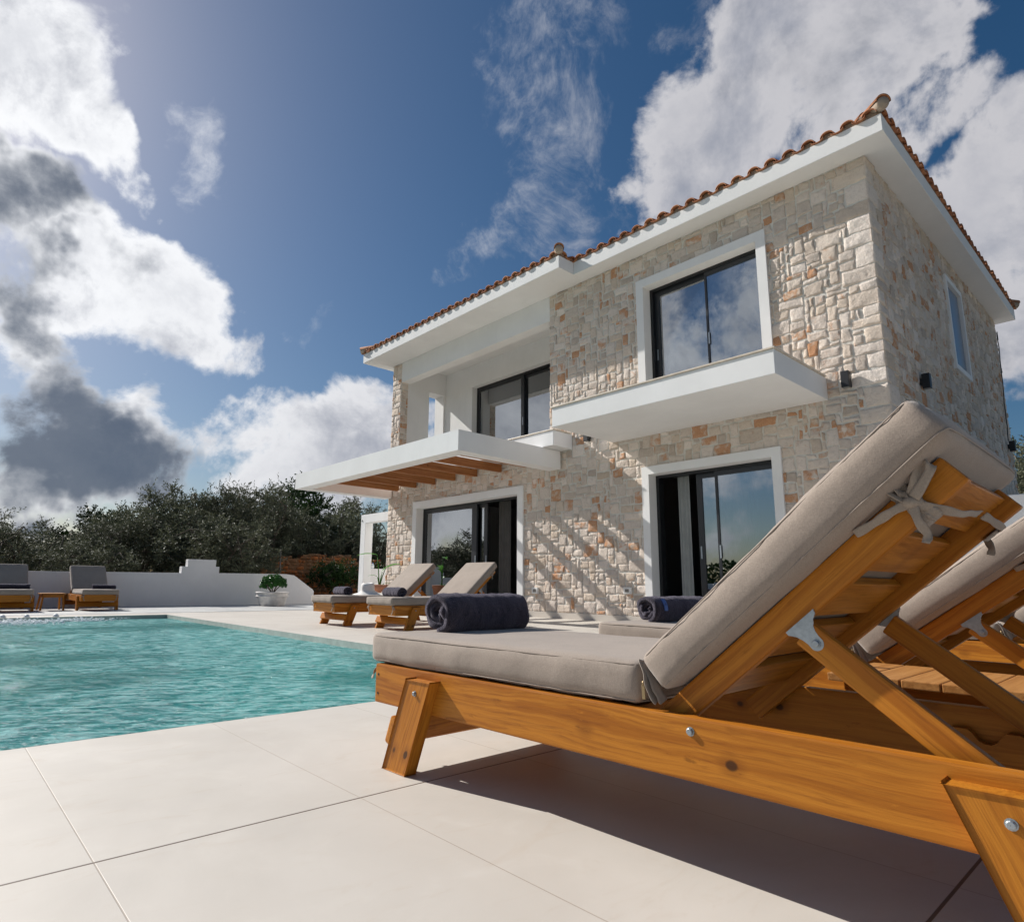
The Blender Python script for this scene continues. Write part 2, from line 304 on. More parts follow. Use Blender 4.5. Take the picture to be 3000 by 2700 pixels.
def watermat():
    m, nt, b = mat('pool_water'); o = m.node_tree.nodes['Material Output']; nt.n.remove(b); p = nt.pos()
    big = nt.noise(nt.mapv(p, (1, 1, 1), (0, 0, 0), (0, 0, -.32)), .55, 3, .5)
    q = nt.vmath('ADD', p, nt.vmath('MULTIPLY', nt.vmath('SUBTRACT', nt.noise(p, 1.1, 3, .5, 0, 'Color'), (.5, .5, .5)), (.35, .35, 0)))
    qa = nt.mapv(q, (1, 1, 1), (0, 0, 0), (0, 0, -.98)); qb = nt.mapv(q, (1, 1, 1), (0, 0, 0), (0, 0, -.62))
    r1 = nt.noise(nt.mapv(qa, (17, 6.0, 1)), 1.0, 5, .6, .5)
    r2 = nt.noise(nt.mapv(qb, (55, 20, 1)), 1.0, 4, .6, .4)
    r3 = nt.noise(nt.mapv(qb, (3.4, 1.8, 1)), 1.0, 2, .5)
    h = nt.math('ADD', nt.math('MULTIPLY', r1, 1.0), nt.math('ADD', nt.math('MULTIPLY', r2, .35), nt.math('MULTIPLY', r3, .8)))
    nrm = nt.bump(h, 1.0, .060)
    t = nt.new('ShaderNodeBsdfTransparent'); nt.inp(t, 0, (.50, .90, .88))
    dcol = nt.mix(nt.ss(r1, .40, .62), (.045, .37, .37), (.52, .95, .95)); dcol = nt.mix(nt.math('MULTIPLY', nt.ss(r2, .53, .66), .85), dcol, (.80, .97, .97)); dcol = nt.mix(nt.ss(big, .46, .66, 0, .65), dcol, (.02, .19, .18))  # whitened ripples are sparkle and glints painted into the diffuse colour
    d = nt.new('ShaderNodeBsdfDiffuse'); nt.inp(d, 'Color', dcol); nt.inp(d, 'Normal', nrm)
    m1 = nt.new('ShaderNodeMixShader'); nt.inp(m1, 0, .50); nt.l.new(t.outputs[0], m1.inputs[1]); nt.l.new(d.outputs[0], m1.inputs[2])
    g = nt.new('ShaderNodeBsdfGlossy'); nt.inp(g, 'Roughness', .03); nt.inp(g, 'Normal', nrm)
    fr = nt.new('ShaderNodeFresnel'); nt.inp(fr, 0, 1.33); nt.inp(fr, 'Normal', nrm)
    mx = nt.new('ShaderNodeMixShader'); nt.inp(mx, 0, nt.math('MULTIPLY', fr.outputs[0], .75, clamp=True)); nt.l.new(m1.outputs[0], mx.inputs[1]); nt.l.new(g.outputs[0], mx.inputs[2])
    nt.l.new(mx.outputs[0], o.inputs[0]); return m
M_WATER = watermat()
M_FOAM = simple('white_foam', (.85, .88, .9), .3)

def leafmat(name, c1, c2, tr=.25, rough=.5):
    m, nt, b = mat(name); o = m.node_tree.nodes['Material Output']; p = nt.obj()
    n = nt.noise(p, 1.1, 4, .6); n2_ = nt.noise(p, 9, 3, .7); oi = nt.new('ShaderNodeObjectInfo').outputs['Random']
    c = nt.mix(nt.ss(n, .3, .7), c1, c2); c = nt.mix(nt.math('MULTIPLY', oi, .7), c, tuple(x * 1.9 for x in c2)); c = nt.mix(nt.ss(n2_, .4, .8, 0, .5), c, tuple(x * 1.7 for x in c2))
    nt.inp(b, 'Base Color', c); b.inputs['Roughness'].default_value = rough; b.inputs['Specular IOR Level'].default_value = .25
    tl = nt.new('ShaderNodeBsdfTranslucent'); nt.inp(tl, 0, c)
    mx = nt.new('ShaderNodeMixShader'); nt.inp(mx, 0, tr); nt.l.new(b.outputs[0], mx.inputs[1]); nt.l.new(tl.outputs[0], mx.inputs[2]); nt.l.new(mx.outputs[0], o.inputs[0]); return m
M_OLIVE = leafmat('olive_leaf', (.050, .055, .033), (.095, .102, .064), .14, .65)
M_CAROB = leafmat('carob_leaf', (.010, .022, .006), (.022, .045, .010), .10, .5)
M_SHRUB = leafmat('shrub_leaf', (.020, .07, .016), (.05, .15, .03), .2, .35)
M_BANANA = leafmat('strelitzia_leaf', (.03, .12, .02), (.07, .22, .03), .3, .35)
M_BARK = simple('olive_bark', (.10, .08, .06), .95, 0, .4, 8, .8, 20, .02)
M_TERRA = simple('terracotta', (.46, .20, .12), .8, 0, .15, 9)
M_POTW = simple('chalky_white_glaze', (.70, .66, .62), .7, 0, .16, 7, .4, 40, .003)
M_HAT = simple('white_straw', (.82, .80, .76), .85, 0, .05, 40, .6, 220, .002)
M_TAG = simple('blue_towel_label', (.09, .17, .42), .7)
M_TAGD = simple('navy_emblem', (.03, .05, .16), .6)
M_CLEAR = simple('clear_plastic', (.55, .62, .68), .1)
def tilemat():
    m, nt, b = mat('clay_roof_tile'); p = nt.obj(); a = nt.attr('stone', 'Color'); s = nt.xyz(a); n = nt.noise(p, 14, 5, .65)
    c = nt.mix(s[0], (.30, .105, .045), (.48, .20, .09)); c = nt.mix(nt.math('MULTIPLY', nt.ss(n, .45, .7), .5), c, (.50, .26, .14)); c = nt.mix(nt.math('MULTIPLY', nt.ss(n, .45, .3), .4), c, (.12, .05, .03))
    nt.inp(b, 'Base Color', c); b.inputs['Roughness'].default_value = .85; nt.inp(b, 'Normal', nt.bump(n, .5, .006)); return m
M_TILE = tilemat()
M_BED = simple('tile_bedding_mortar', (.30, .22, .16), .95, 0, .15, 20, .6, 50, .01)
# ------------------------------------------------------------------ mesh helpers
class MB:
    def __init__(s): s.v = []; s.f = []; s.g = []; s.c = []; s.sm = []; s.mi = []
    def add(s, vs, fs, grain=None, col=None, smooth=False, mi=0):
        o = len(s.v); s.v += [tuple(x) for x in vs]; s.f += [tuple(i + o for i in f) for f in fs]
        s.g += grain if grain else [(0, 0, 0)] * len(vs)
        s.c += [col] * len(vs) if (col is None or isinstance(col[0], (int, float))) else col
        s.sm += [smooth] * len(fs); s.mi += [mi] * len(fs)
    def box(s, x0, x1, y0, y1, z0, z1, **k):
        v = [(x, y, z) for z in (z0, z1) for y in (y0, y1) for x in (x0, x1)]
        s.add(v, [(0, 2, 3, 1), (4, 5, 7, 6), (0, 1, 5, 4), (2, 6, 7, 3), (0, 4, 6, 2), (1, 3, 7, 5)], **k)
    def build(s, name, material, parent=None, origin=(0, 0, 0), bevel=0):
        me = bpy.data.meshes.new(name); O = Vector(origin)
        me.from_pydata([tuple(Vector(v) - O) for v in s.v] if O.length else s.v, [], s.f)
        for p, a, m_ in zip(me.polygons, s.sm, s.mi): p.use_smooth = a; p.material_index = m_
        if any(g != (0, 0, 0) for g in s.g):
            at = me.attributes.new('grain', 'FLOAT_VECTOR', 'POINT'); at.data.foreach_set('vector', [x for g in s.g for x in g])
        if any(c is not None for c in s.c):
            at = me.color_attributes.new('stone', 'FLOAT_COLOR', 'POINT'); at.data.foreach_set('color', [x for c in s.c for x in ((*c, 1) if c else (.5, 0, 0, 1))])
        for m_ in (material if isinstance(material, (list, tuple)) else [material]): me.materials.append(m_)
        if bevel:
            bm = bmesh.new(); bm.from_mesh(me); bmesh.ops.remove_doubles(bm, verts=bm.verts, dist=1e-6)
            bmesh.ops.bevel(bm, geom=[e for e in bm.edges if e.calc_face_angle(0) > .5], offset=bevel, segments=2, affect='EDGES', profile=.5); bm.to_mesh(me); bm.free()
        ob = bpy.data.objects.new(name, me); COL.objects.link(ob)
        if parent is not None: ob.parent = parent
        else: ob.location = origin
        return ob
def tag(o, label, cat, group=None):
    o['label'] = label; o['category'] = cat
    if group: o['group'] = group
    return o
def thing(name, loc, label, cat, group=None, rz=0):
    e = bpy.data.objects.new(name, None); COL.objects.link(e); e.location = loc; e.rotation_euler = (0, 0, rz); e.empty_display_size = .1
    return tag(e, label, cat, group)
def struct(o, kind='structure'): o['kind'] = kind; return o
def copy_tree(o, parent=None):
    c = o.copy(); COL.objects.link(c); c.parent = parent
    for ch in [x for x in bpy.data.objects if x.parent is o]: copy_tree(ch, c)
    return c
def frame(o, x, z=None):
    x = Vector(x).normalized(); z = Vector(z or (0, 0, 1)); y = z.cross(x).normalized(); z = x.cross(y)
    m = Matrix.Identity(4)
    for i in range(3): m[i][0] = x[i]; m[i][1] = y[i]; m[i][2] = z[i]; m[i][3] = o[i]
    return m
_bc = {}
def bevbox(L, W, T, b):
    k = (round(L, 4), round(W, 4), round(T, 4), b)
    if k not in _bc:
        bm = bmesh.new(); bmesh.ops.create_cube(bm, size=1); bmesh.ops.scale(bm, vec=(L, W, T), verts=bm.verts)
        bmesh.ops.bevel(bm, geom=bm.edges[:], offset=b, segments=2, affect='EDGES', profile=.6)
        _bc[k] = ([tuple(v.co) for v in bm.verts], [tuple(x.index for x in f.verts) for f in bm.faces]); bm.free()
    return _bc[k]
def board(mb, p, q, W, T, up=(0, 0, 1), b=.0035, bow=0):
    """a plank from p to q; W is its width along 'up' x length, T its thickness along the side"""
    p = Vector(p); q = Vector(q); L = (q - p).length; m = frame((p + q) / 2, q - p, up)
    vs, fs = bevbox(L, T, W, b); off = (rng.random() * 9, rng.random() * 9, rng.random() * 9)
    mb.add([m @ Vector(v) for v in vs], fs, grain=[(v[0] + off[0], v[2] + off[1], v[1] + off[2]) for v in vs])
def tube(mb, pts, r, n=8, cap=True, **k):
    pts = [Vector(p) for p in pts]; rs = r if isinstance(r, (list, tuple)) else [r] * len(pts); vs = []; fs = []; prev = None
    for i, p in enumerate(pts):
        t = (pts[min(i + 1, len(pts) - 1)] - pts[max(i - 1, 0)]).normalized()
        a = t.orthogonal().normalized() if prev is None else (prev - t * prev.dot(t)).normalized()
        prev = a; b = t.cross(a)
        for j in range(n):
            an = 2 * math.pi * j / n; vs.append(p + (a * math.cos(an) + b * math.sin(an)) * rs[i])
    for i in range(len(pts) - 1):
        for j in range(n): fs.append((i * n + j, i * n + (j + 1) % n, (i + 1) * n + (j + 1) % n, (i + 1) * n + j))
    if cap: fs.append(tuple(range(n))[::-1]); fs.append(tuple((len(pts) - 1) * n + j for j in range(n)))
    mb.add(vs, fs, smooth=True, **k)
def lathe(mb, prof, c=(0, 0, 0), n=40, axis=(0, 0, 1), wob=0, **k):
    m = frame(c, Vector(axis).orthogonal(), axis) if tuple(axis) != (0, 0, 1) else Matrix.Translation(c); vs = []; fs = []
    for i, (r, z) in enumerate(prof):
        for j in range(n):
            a = 2 * math.pi * j / n; rr = r * (1 + wob * math.sin(2 * a + i * .3)); vs.append(m @ Vector((rr * math.cos(a), rr * math.sin(a), z)))
    for i in range(len(prof) - 1):
        for j in range(n): fs.append((i * n + j, i * n + (j + 1) % n, (i + 1) * n + (j + 1) % n, (i + 1) * n + j))
    mb.add(vs, fs, smooth=True, **k)
def ribbon(mb, pts, width, nrm, th=.0009, **k):
    """flat cloth strip along pts; nrm = list of width directions"""
    pts = [Vector(p) for p in pts]; n = len(pts); sub = 6; P = []; Wd = []
    for i in range(n - 1):
        p0, p1, p2, p3 = pts[max(i - 1, 0)], pts[i], pts[i + 1], pts[min(i + 2, n - 1)]; w0 = Vector(nrm[i]); w1 = Vector(nrm[i + 1])
        for s_ in range(sub + (i == n - 2)):
            t = s_ / sub
            P.append(.5 * ((2 * p1) + (p2 - p0) * t + (2 * p0 - 5 * p1 + 4 * p2 - p3) * t * t + (3 * p1 - p0 - 3 * p2 + p3) * t ** 3)); Wd.append(w0.lerp(w1, t))
    vs = []; fs = []; m = len(P)
    for i, p in enumerate(P):
        t = (P[min(i + 1, m - 1)] - P[max(i - 1, 0)]).normalized(); w = (Wd[i] - t * Wd[i].dot(t)).normalized(); h = t.cross(w)
        wd = width * (1 + .12 * math.sin(i * .9))
        for a, b in ((-.5, -1), (-.25, -1.6), (0, -.8), (.25, -1.6), (.5, -1), (.5, 1), (.25, .4), (0, 1.2), (-.25, .4), (-.5, 1)): vs.append(p + w * a * wd + h * b * th)
    for i in range(m - 1):
        for j in range(10): fs.append((i * 10 + j, i * 10 + (j + 1) % 10, (i + 1) * 10 + (j + 1) % 10, (i + 1) * 10 + j))
    fs.append(tuple(range(9, -1, -1))); fs.append(tuple((m - 1) * 10 + j for j in range(10)))
    mb.add(vs, fs, smooth=True, **k)
def cushion(mb, L, W, T, mtx, r=.022, puff=.006, seed=0, pinch=0):
    nx, ny, nz = 44, 18, 6; H = (L / 2, W / 2, T / 2); sd_ = seed * 13.7
    idx = {}; vs = []; fs = []
    def rr(n, i):  # denser near the ends
        t = i / n * 2 - 1; return math.copysign(1 - (1 - abs(t)) ** 1.35, t) if n > 8 else t
    def vert(i, j, k_):
        key = (i, j, k_)
        if key in idx: return idx[key]
        p = [rr(nx, i) * H[0], rr(ny, j) * H[1], rr(nz, k_) * H[2]]
        q = [max(-(h - r), min(h - r, a)) for a, h in zip(p, H)]
        d = Vector(p) - Vector(q)
        if d.length > 1e-9: d = d.normalized() * r
        v = Vector(q) + d; x, y, z = v.x / H[0], v.y / H[1], v.z / H[2]
        v.z += puff * math.copysign(1, z) * (1 - x ** 4) * (1 - y ** 4) * (abs(z) > .5)
        v.y += puff * 1.1 * math.copysign(1, y) * (1 - x ** 6) * (1 - z * z) * (abs(y) > .8)
        v.x += puff * 1.1 * math.copysign(1, x) * (1 - y ** 6) * (1 - z * z) * (abs(x) > .95)
        nn = noise.noise(Vector((v.x * 7 + sd_, v.y * 9, v.z * 12))) * .0034 + noise.noise(Vector((v.x * 26 + sd_, v.y * 22, v.z * 9))) * .0016
        e = max(abs(x), abs(y)); 
        if e > .8: nn += .0016 * noise.noise(Vector((v.x * 60 + sd_, v.y * 60, v.z * 8)))
        v += Vector((x ** 7, y ** 7, z * .8)) * nn
        idx[key] = len(vs); vs.append(mtx @ v); return idx[key]
    for a, b, n1_, n2_ in ((0, 1, nx, ny), (0, 2, nx, nz), (1, 2, ny, nz)):
        c = 3 - a - b; nc = (nx, ny, nz)[c]
        for side in (0, nc):
            for i in range(n1_):
                for j in range(n2_):
                    q = []
                    for di, dj in ((0, 0), (1, 0), (1, 1), (0, 1)):
                        t = [0, 0, 0]; t[a] = i + di; t[b] = j + dj; t[c] = side; q.append(vert(*t))
                    flip = (side == 0) ^ (c == 1); fs.append(tuple(q[::-1] if flip else q))
    mb.add(vs, fs, smooth=True)
    for sz in (1, -1):       # the sewn seam round the top and the bottom
        loop = []; a, b = H[0] - r * .25, H[1] - r * .25; z = sz * (H[2] - r * .38); cr_ = r
        for qx, qy, a0 in ((1, 1, 0), (-1, 1, 90), (-1, -1, 180), (1, -1, 270)):
            for t in range(5):
                an = R(a0 + t * 22.5); loop.append((qx * (a - cr_) + cr_ * math.cos(an), qy * (b - cr_) + cr_ * math.sin(an)))
        full = []
        for i in range(len(loop)):
            p, q = loop[i], loop[(i + 1) % len(loop)]; d_ = math.hypot(q[0] - p[0], q[1] - p[1]); n_ = max(1, int(d_ / .05))
            for t in range(n_): full.append((p[0] + (q[0] - p[0]) * t / n_, p[1] + (q[1] - p[1]) * t / n_))
        pts = []
        for (x, y) in full:
            px, py = x / H[0], y / H[1]
            oy = puff * .75 * (1 - px ** 6) * (1 if abs(py) > .9 else 0) * math.copysign(1, py); ox = puff * .75 * (1 - py ** 6) * (1 if abs(px) > .95 else 0) * math.copysign(1, px)
            pts.append(mtx @ Vector((x + ox, y + oy, z + .0012 * noise.noise(Vector((x * 9 + sd_, y * 9, sz))))))
        pts.append(pts[0]); tube(mb, pts, .0015, 5, False)
def bolt(mb, p, d, r=.0085, h=.006):
    m = frame(p, d, (0, 0, 1) if abs(Vector(d).z) < .9 else (1, 0, 0)); vs = []; fs = []
    for rr_, hh, n_ in ((r * 1.25, 0, 16), (r * 1.25, .0016, 16)): pass
    pr = [(0, r * 1.3), (.0016, r * 1.3), (.0016, r), (h, r * .96), (h * 1.15, r * .75), (h * 1.15, 0.0005)]
    for x, rad in pr:
        for j in range(12): a = math.pi * j / 6; vs.append(m @ Vector((x, rad * math.cos(a), rad * math.sin(a))))
    for i in range(len(pr) - 1):
        for j in range(12): fs.append((i * 12 + j, i * 12 + (j + 1) % 12, (i + 1) * 12 + (j + 1) % 12, (i + 1) * 12 + j))
    mb.add(vs, fs, smooth=False)

# ------------------------------------------------------------------ sun lounger (local: +X from foot to head, Y across, Z up)
PD = Vector((.7604, 0, .6494)); PN = Vector((-.6494, 0, .7604)); P0 = Vector((1.094, 0, .333))
def make_lounger():
    t = thing('sun_lounger', (0, 0, 0), '-', 'sun lounger')
    def B(name, fn, m, parent=t):
        mb = MB(); fn(mb); return mb.build(name, m, parent)
    for s in (-1, 1):
        rail = B('side_rail', lambda mb: board(mb, (0, s * .290, .2345), (1.92, s * .290, .2345), .121, .030, b=.005), M_WOOD)
        B('bolt', lambda mb: bolt(mb, (1.151, s * .305, .268), (0, s, 0), .0068), M_STEEL, rail)
        for zz in (.262, .203): B('nail', lambda mb: bolt(mb, (.018, s * .3048, zz), (0, s, 0), .003, .0012), M_RUBBER, rail)
        for x0, x1 in ((.1745, .285), (1.7455, 1.635)):
            def legf(mb, x0=x0, x1=x1):
                d = Vector((x1 - x0, 0, .272)); vs = []; off = (rng.random() * 9, rng.random() * 9, rng.random() * 9)
                bm = bmesh.new(); bmesh.ops.create_cube(bm, size=1)
                for v in bm.verts:
                    k = v.co.z + .5; v.co = Vector((x0 + (x1 - x0) * k + v.co.x * .118, s * (.3225 + v.co.y * .034), .0005 + .2705 * k))
                bmesh.ops.bevel(bm, geom=bm.edges[:], offset=.0042, segments=2, affect='EDGES', profile=.6)
                vs = [v.co.copy() for v in bm.verts]; fs = [tuple(x.index for x in f.verts) for f in bm.faces]; bm.free()
                mb.add(vs, fs, grain=[(v.z + off[0], v.x - (x1 - x0) * v.z / .272 + off[1], v.y + off[2]) for v in vs])
            leg = B('leg', legf, M_WOOD)
            B('bolt', lambda mb: bolt(mb, (x0 + (x1 - x0) * .865, s * .3395, .235), (0, s, 0), .0062), M_STEEL, leg)
    B('foot_board', lambda mb: board(mb, (.014, -.2745, .2345), (.014, .2745, .2345), .119, .026, b=.004), M_WOOD)
    B('head_board', lambda mb: board(mb, (1.905, -.2745, .2345), (1.905, .2745, .2345), .119, .026, b=.004), M_WOOD)
    for x, sx in ((.150, -1), (1.770, 1)):
        up = Vector((-sx * .37, 0, .93))
        B('stretcher', lambda mb: board(mb, (x, -.342, .113), (x, .342, .113), .086, .030, up=up, b=.007), M_WOOD)
    for i in range(9):
        x = .085 + i * .108; B('seat_slat', lambda mb: board(mb, (x, -.2735, .279), (x, .2735, .279), .020, .088, b=.003), M_WOOD)
    # backrest frame
    def bp(tt, n, y): return P0 + PD * tt + PN * n + Vector((0, y, 0))
    for s in (-1, 1):
        br = B('back_rail', lambda mb: board(mb, bp(-.125, -.032, s * .242), bp(.668, -.032, s * .242), .056, .028, up=PN, b=.005), M_WOOD)
        # bracket plate and strut
        pv = Vector((1.386, 0, .450))
        sdv = Vector((.7880, 0, -.6157)); e = pv + sdv * .352
        yb = s * .2580
        def brk(mb):
            pts = []; base = P0 - PN * .058
            for tt, nn in (*[(t_, n_) for t_, n_ in ((.280, -.056), (.349, -.056), (.345, -.0640), (.335, -.0690), (.328, -.0770), (.3240, -.0860), (.3225, -.0960))], *[(.310 + .0130 * math.cos(R(a)), -.1030 - .0130 * math.sin(R(a))) for a in range(10, 180, 17)], (.2975, -.0950), (.2950, -.0850), (.2900, -.0740), (.2840, -.0670), (.2800, -.0630)):
                pts.append(P0 + PD * (tt - .012) + PN * (nn + .002))
            n_ = len(pts); vs = [(p.x, yb - .0016, p.z) for p in pts] + [(p.x, yb + .0016, p.z) for p in pts]
            mb.add(vs, [tuple(range(n_)), tuple(range(2 * n_ - 1, n_ - 1, -1))] + [(i, i + n_, (i + 1) % n_ + n_, (i + 1) % n_) for i in range(n_)])
            return
            a = P0 + PD * .243 - PN * .0605; b = P0 + PD * .350 - PN * .0605
            board(mb, (a.x, yb - s * .010, a.z), (b.x, yb - s * .010, b.z), .003, .022, up=PN, b=.0008)
        bk = B('strut_bracket', brk, M_STEEL, br)
        B('bolt', lambda mb: bolt(mb, (pv.x, yb + s * .0016, pv.z), (0, s, 0), .0062, .005), M_STEEL, br)
        B('strut', lambda mb: board(mb, (pv.x - sdv.x * .028, s * .2475, pv.z - sdv.z * .028), (e.x, s * .2475, e.z), .050, .023, b=.005), M_WOOD)
    B('cross_bar', lambda mb: tube(mb, [(e.x - .012, -.272, e.z + .012), (e.x - .012, .272, e.z + .012)], .012, 12), M_WOOD)
    for i in range(5):
        tt = .055 + i * .1385; yy = .2215
        B('back_slat', lambda mb: board(mb, bp(tt, -.022, -yy), bp(tt, -.022, yy), .020, .100, up=PN, b=.003), M_WOOD)
    for s in (-1, 1):
        def rat(mb):
            prof = [(1.46, .190), (1.86, .190), (1.86, .250)]
            x = 1.86
            for k in range(4):
                c = 1.83 - .092 * k - .03
                prof += [(c + .034, .250), (c + .026, .243), (c + .017, .230), (c + .006, .2235), (c - .006, .2235), (c - .017, .230), (c - .026, .243), (c - .034, .250)]
            prof += [(1.46, .250)]; n_ = len(prof); y0, y1 = s * .2735, s * .252
            off = (3.3, 1.1 + s, 2); vs = [(a, y0, b_) for a, b_ in prof] + [(a, y1, b_) for a, b_ in prof]
            mb.add(vs, [tuple(range(n_)), tuple(range(2 * n_ - 1, n_ - 1, -1))] + [(i, i + n_, (i + 1) % n_ + n_, (i + 1) % n_) for i in range(n_)], grain=[(v[0] + off[0], v[2] + off[1], v[1] + off[2]) for v in vs])
        B('ratchet_rail', rat, M_WOOD)
    # cushions
    m1 = Matrix.Translation((.4925, 0, .3445))
    sc_ = B('seat_cushion', lambda mb: cushion(mb, 1.075, .60, .091, m1, r=.020, seed=1), M_CUSH)
    cc = P0 + PD * .357 + PN * .0445; m2 = frame(cc, PD, PN)
    bc_ = B('back_cushion', lambda mb: cushion(mb, .715, .622, .087, m2, r=.020, seed=2), M_CUSH)
    # the fold of cloth and the zip pull between the two cushions
    def zipf(mb):
        tube(mb, [(1.042, -.293, .352), (1.043, -.303, .349), (1.043, -.304, .343)], .0032, 8); board(mb, (1.0435, -.3045, .344), (1.045, -.3048, .315), .0022, .008, up=(0, 1, 0), b=.0008)
    B('zip_pull', zipf, M_BRASS, sc_)
    def fold(mb, FY):
        for y in (FY,):
            sg = math.copysign(1, y)
            ribbon(mb, [(1.034, y, .392), (1.050, y + sg * .012, .365), (1.058, y + sg * .014, .335), (1.068, y + sg * .004, .312)], .028, [(0, 1, .1)] * 4)
            ribbon(mb, [(1.040, y, .388), (1.064, y + sg * .010, .352), (1.074, y + sg * .006, .328), (1.080, y, .312)], .022, [(.3, 1, .1)] * 4)
    for FYv in (-.285, .285):
        B('cushion_flap', lambda mb: fold(mb, FYv), M_TIE, sc_)
    # ties: a bow round each back rail, a short knotted tie at each foot corner
    for s in (-1, 1):
        def bow(mb):
            o = bp(.585, -.030, s * .252); oy = Vector((0, s, 0))
            def q(a, n, y): return o + PD * a + PN * n + oy * y
            for da in (-.008, .006):  # the loop round the rail
                ribbon(mb, [q(da, .036, -.030), q(da, .036, .004), q(da * .4, .010, .009), q(-da, -.020, .008), q(-da, -.036, .0), q(-da, -.036, -.036)], .020, [tuple(PD)] * 6)
            tube(mb, [q(-.014, .012, .008), q(0, .0, .016), q(.014, -.010, .010)], [.007, .0100, .007], 10)
            W1 = [tuple(PN), tuple(PN * .8 + oy * .4), tuple(PN * .7 + oy), tuple(PN), tuple(PN)]
            ribbon(mb, [q(0, 0, .012), q(.002, .026, .020), q(.004, .054, .022), q(-.010, .050, .034), q(-.004, .010, .018)], .016, W1)
            ribbon(mb, [q(0, 0, .012), q(.032, .018, .024), q(.060, .030, .020), q(.062, .014, .030), q(.010, .000, .020)], .016, W1)
            ribbon(mb, [q(0, 0, .014), q(-.030, .006, .024), q(-.062, .012, .020), q(-.098, .020, .018)], .015, [tuple(PN + oy * .5)] * 4)
            ribbon(mb, [q(0, -.004, .016), q(.018, -.030, .002), q(.028, -.046, -.060), q(.033, -.040, -.150), q(.036, -.034, -.235)], .015, [tuple(PD)] * 5)
            ribbon(mb, [q(0, -.004, .014), q(-.014, -.030, .016), q(-.022, -.052, .004), q(-.034, -.060, .006)], .014, [tuple(PD)] * 4)
        B('bow_tie', bow, M_TIE, bc_)
        def knot(mb):
            x = -.006; y = s * .262
            ribbon(mb, [(x + .02, y, .302), (x - .006, y, .290), (x - .014, y + s * .01, .262), (x - .010, y + s * .004, .225), (x - .016, y - s * .012, .185)], .012, [(0, 1, .2)] * 5)
            ribbon(mb, [(x + .02, y, .300), (x - .008, y + s * .012, .284), (x - .012, y + s * .034, .270), (x - .010, y + s * .046, .246)], .012, [(0, .4, 1)] * 4)
            tube(mb, [(x - .008, y - .008, .285), (x - .014, y, .280), (x - .008, y + .010, .274)], [.005, .008, .005], 8)
        B('foot_tie', knot, M_TIE, sc_)
    return t
LG = 'wooden sun loungers with taupe cushions round the pool'
l0 = make_lounger()
def place(o, loc, rz, label, group): o.location = loc; o.rotation_euler = (0, 0, rz); o['label'] = label; o['group'] = group; return o
place(l0, (1.457, 1.869, 0), R(-89.2), 'big orange pine sun lounger in the foreground with a bow tied on its back', LG)
place(copy_tree(l0), (2.655, 1.86, 0), R(-90), 'second sun lounger, right behind the foreground one and mostly hidden by its raised back', LG)
place(copy_tree(l0), (4.35, 1.75, 0), R(-90), 'third sun lounger at the right edge, only slivers seen behind the second one', LG)
place(copy_tree(l0), (4.03, 7.90, 0), 0, 'sun lounger with a white hat and a rolled towel, in front of the terrace door', LG)
place(copy_tree(l0), (4.20, 6.73, 0), 0, 'sun lounger with one rolled towel, nearer of the pair in front of the terrace door', LG)
place(copy_tree(l0), (2.50, 13.86, 0), R(90), 'sun lounger facing the pool from the far white wall, right of the small wooden table', LG)
place(copy_tree(l0), (1.17, 13.80, 0), R(90), 'sun lounger by the far white wall, cut off by the left edge of the photo', LG)

l0.rotation_euler = (0, R(-.25), R(-89.2))
l1 = [o for o in bpy.data.objects if o.get('label', '').startswith('second sun lounger')][0]      # its back rests one notch lower
hg = Vector((1.09, 0, .30)); Rm = Matrix.Rotation(R(4.2), 4, 'Y'); Tm = Matrix.Translation(hg) @ Rm @ Matrix.Translation(-hg)
for ch in l1.children:
    nm = ch.name.split('.')[0]
    if nm in ('back_rail', 'back_slat', 'back_cushion'): ch.matrix_local = Tm
    elif nm in ('strut', 'cross_bar'): ch.location = (Tm @ Vector((1.386, 0, .45))) - Vector((1.386, 0, .45))
# ------------------------------------------------------------------ side tables
def make_table():
    t = thing('side_table', (0, 0, 0), '-', 'side table')
    top = None
    for i in range(6):
        y = .2275 - i * .091; mb = MB(); board(mb, (-.19, y, .309), (.19, y, .309), .021, .088, b=.003); mb.build('top_slat', M_SLAT, t)
    for s in (-1, 1):
        mb = MB(); board(mb, (s * .150, -.24, .268), (s * .150, .24, .268), .058, .022); mb.build('apron', M_WOOD, t)
        mb = MB(); board(mb, (-.138, s * .225, .268), (.138, s * .225, .268), .056, .022); mb.build('apron', M_WOOD, t)
        for q in (-1, 1):
            mb = MB(); board(mb, (s * .178, q * .245, .001), (s * .150, q * .200, .2975), .045, .030, up=(0, 1, 0)); mb.build('leg', M_WOOD, t)
    return t
t0 = make_table()
TG = 'small slatted wooden tables between the loungers'
place(t0, (2.135, .475, 0), R(0), 'slatted wooden side table between the two foreground loungers, under the raised backs', TG)
place(copy_tree(t0), (1.815, 14.45, 0), 0, 'small wooden side table by the far white wall between two loungers', TG)

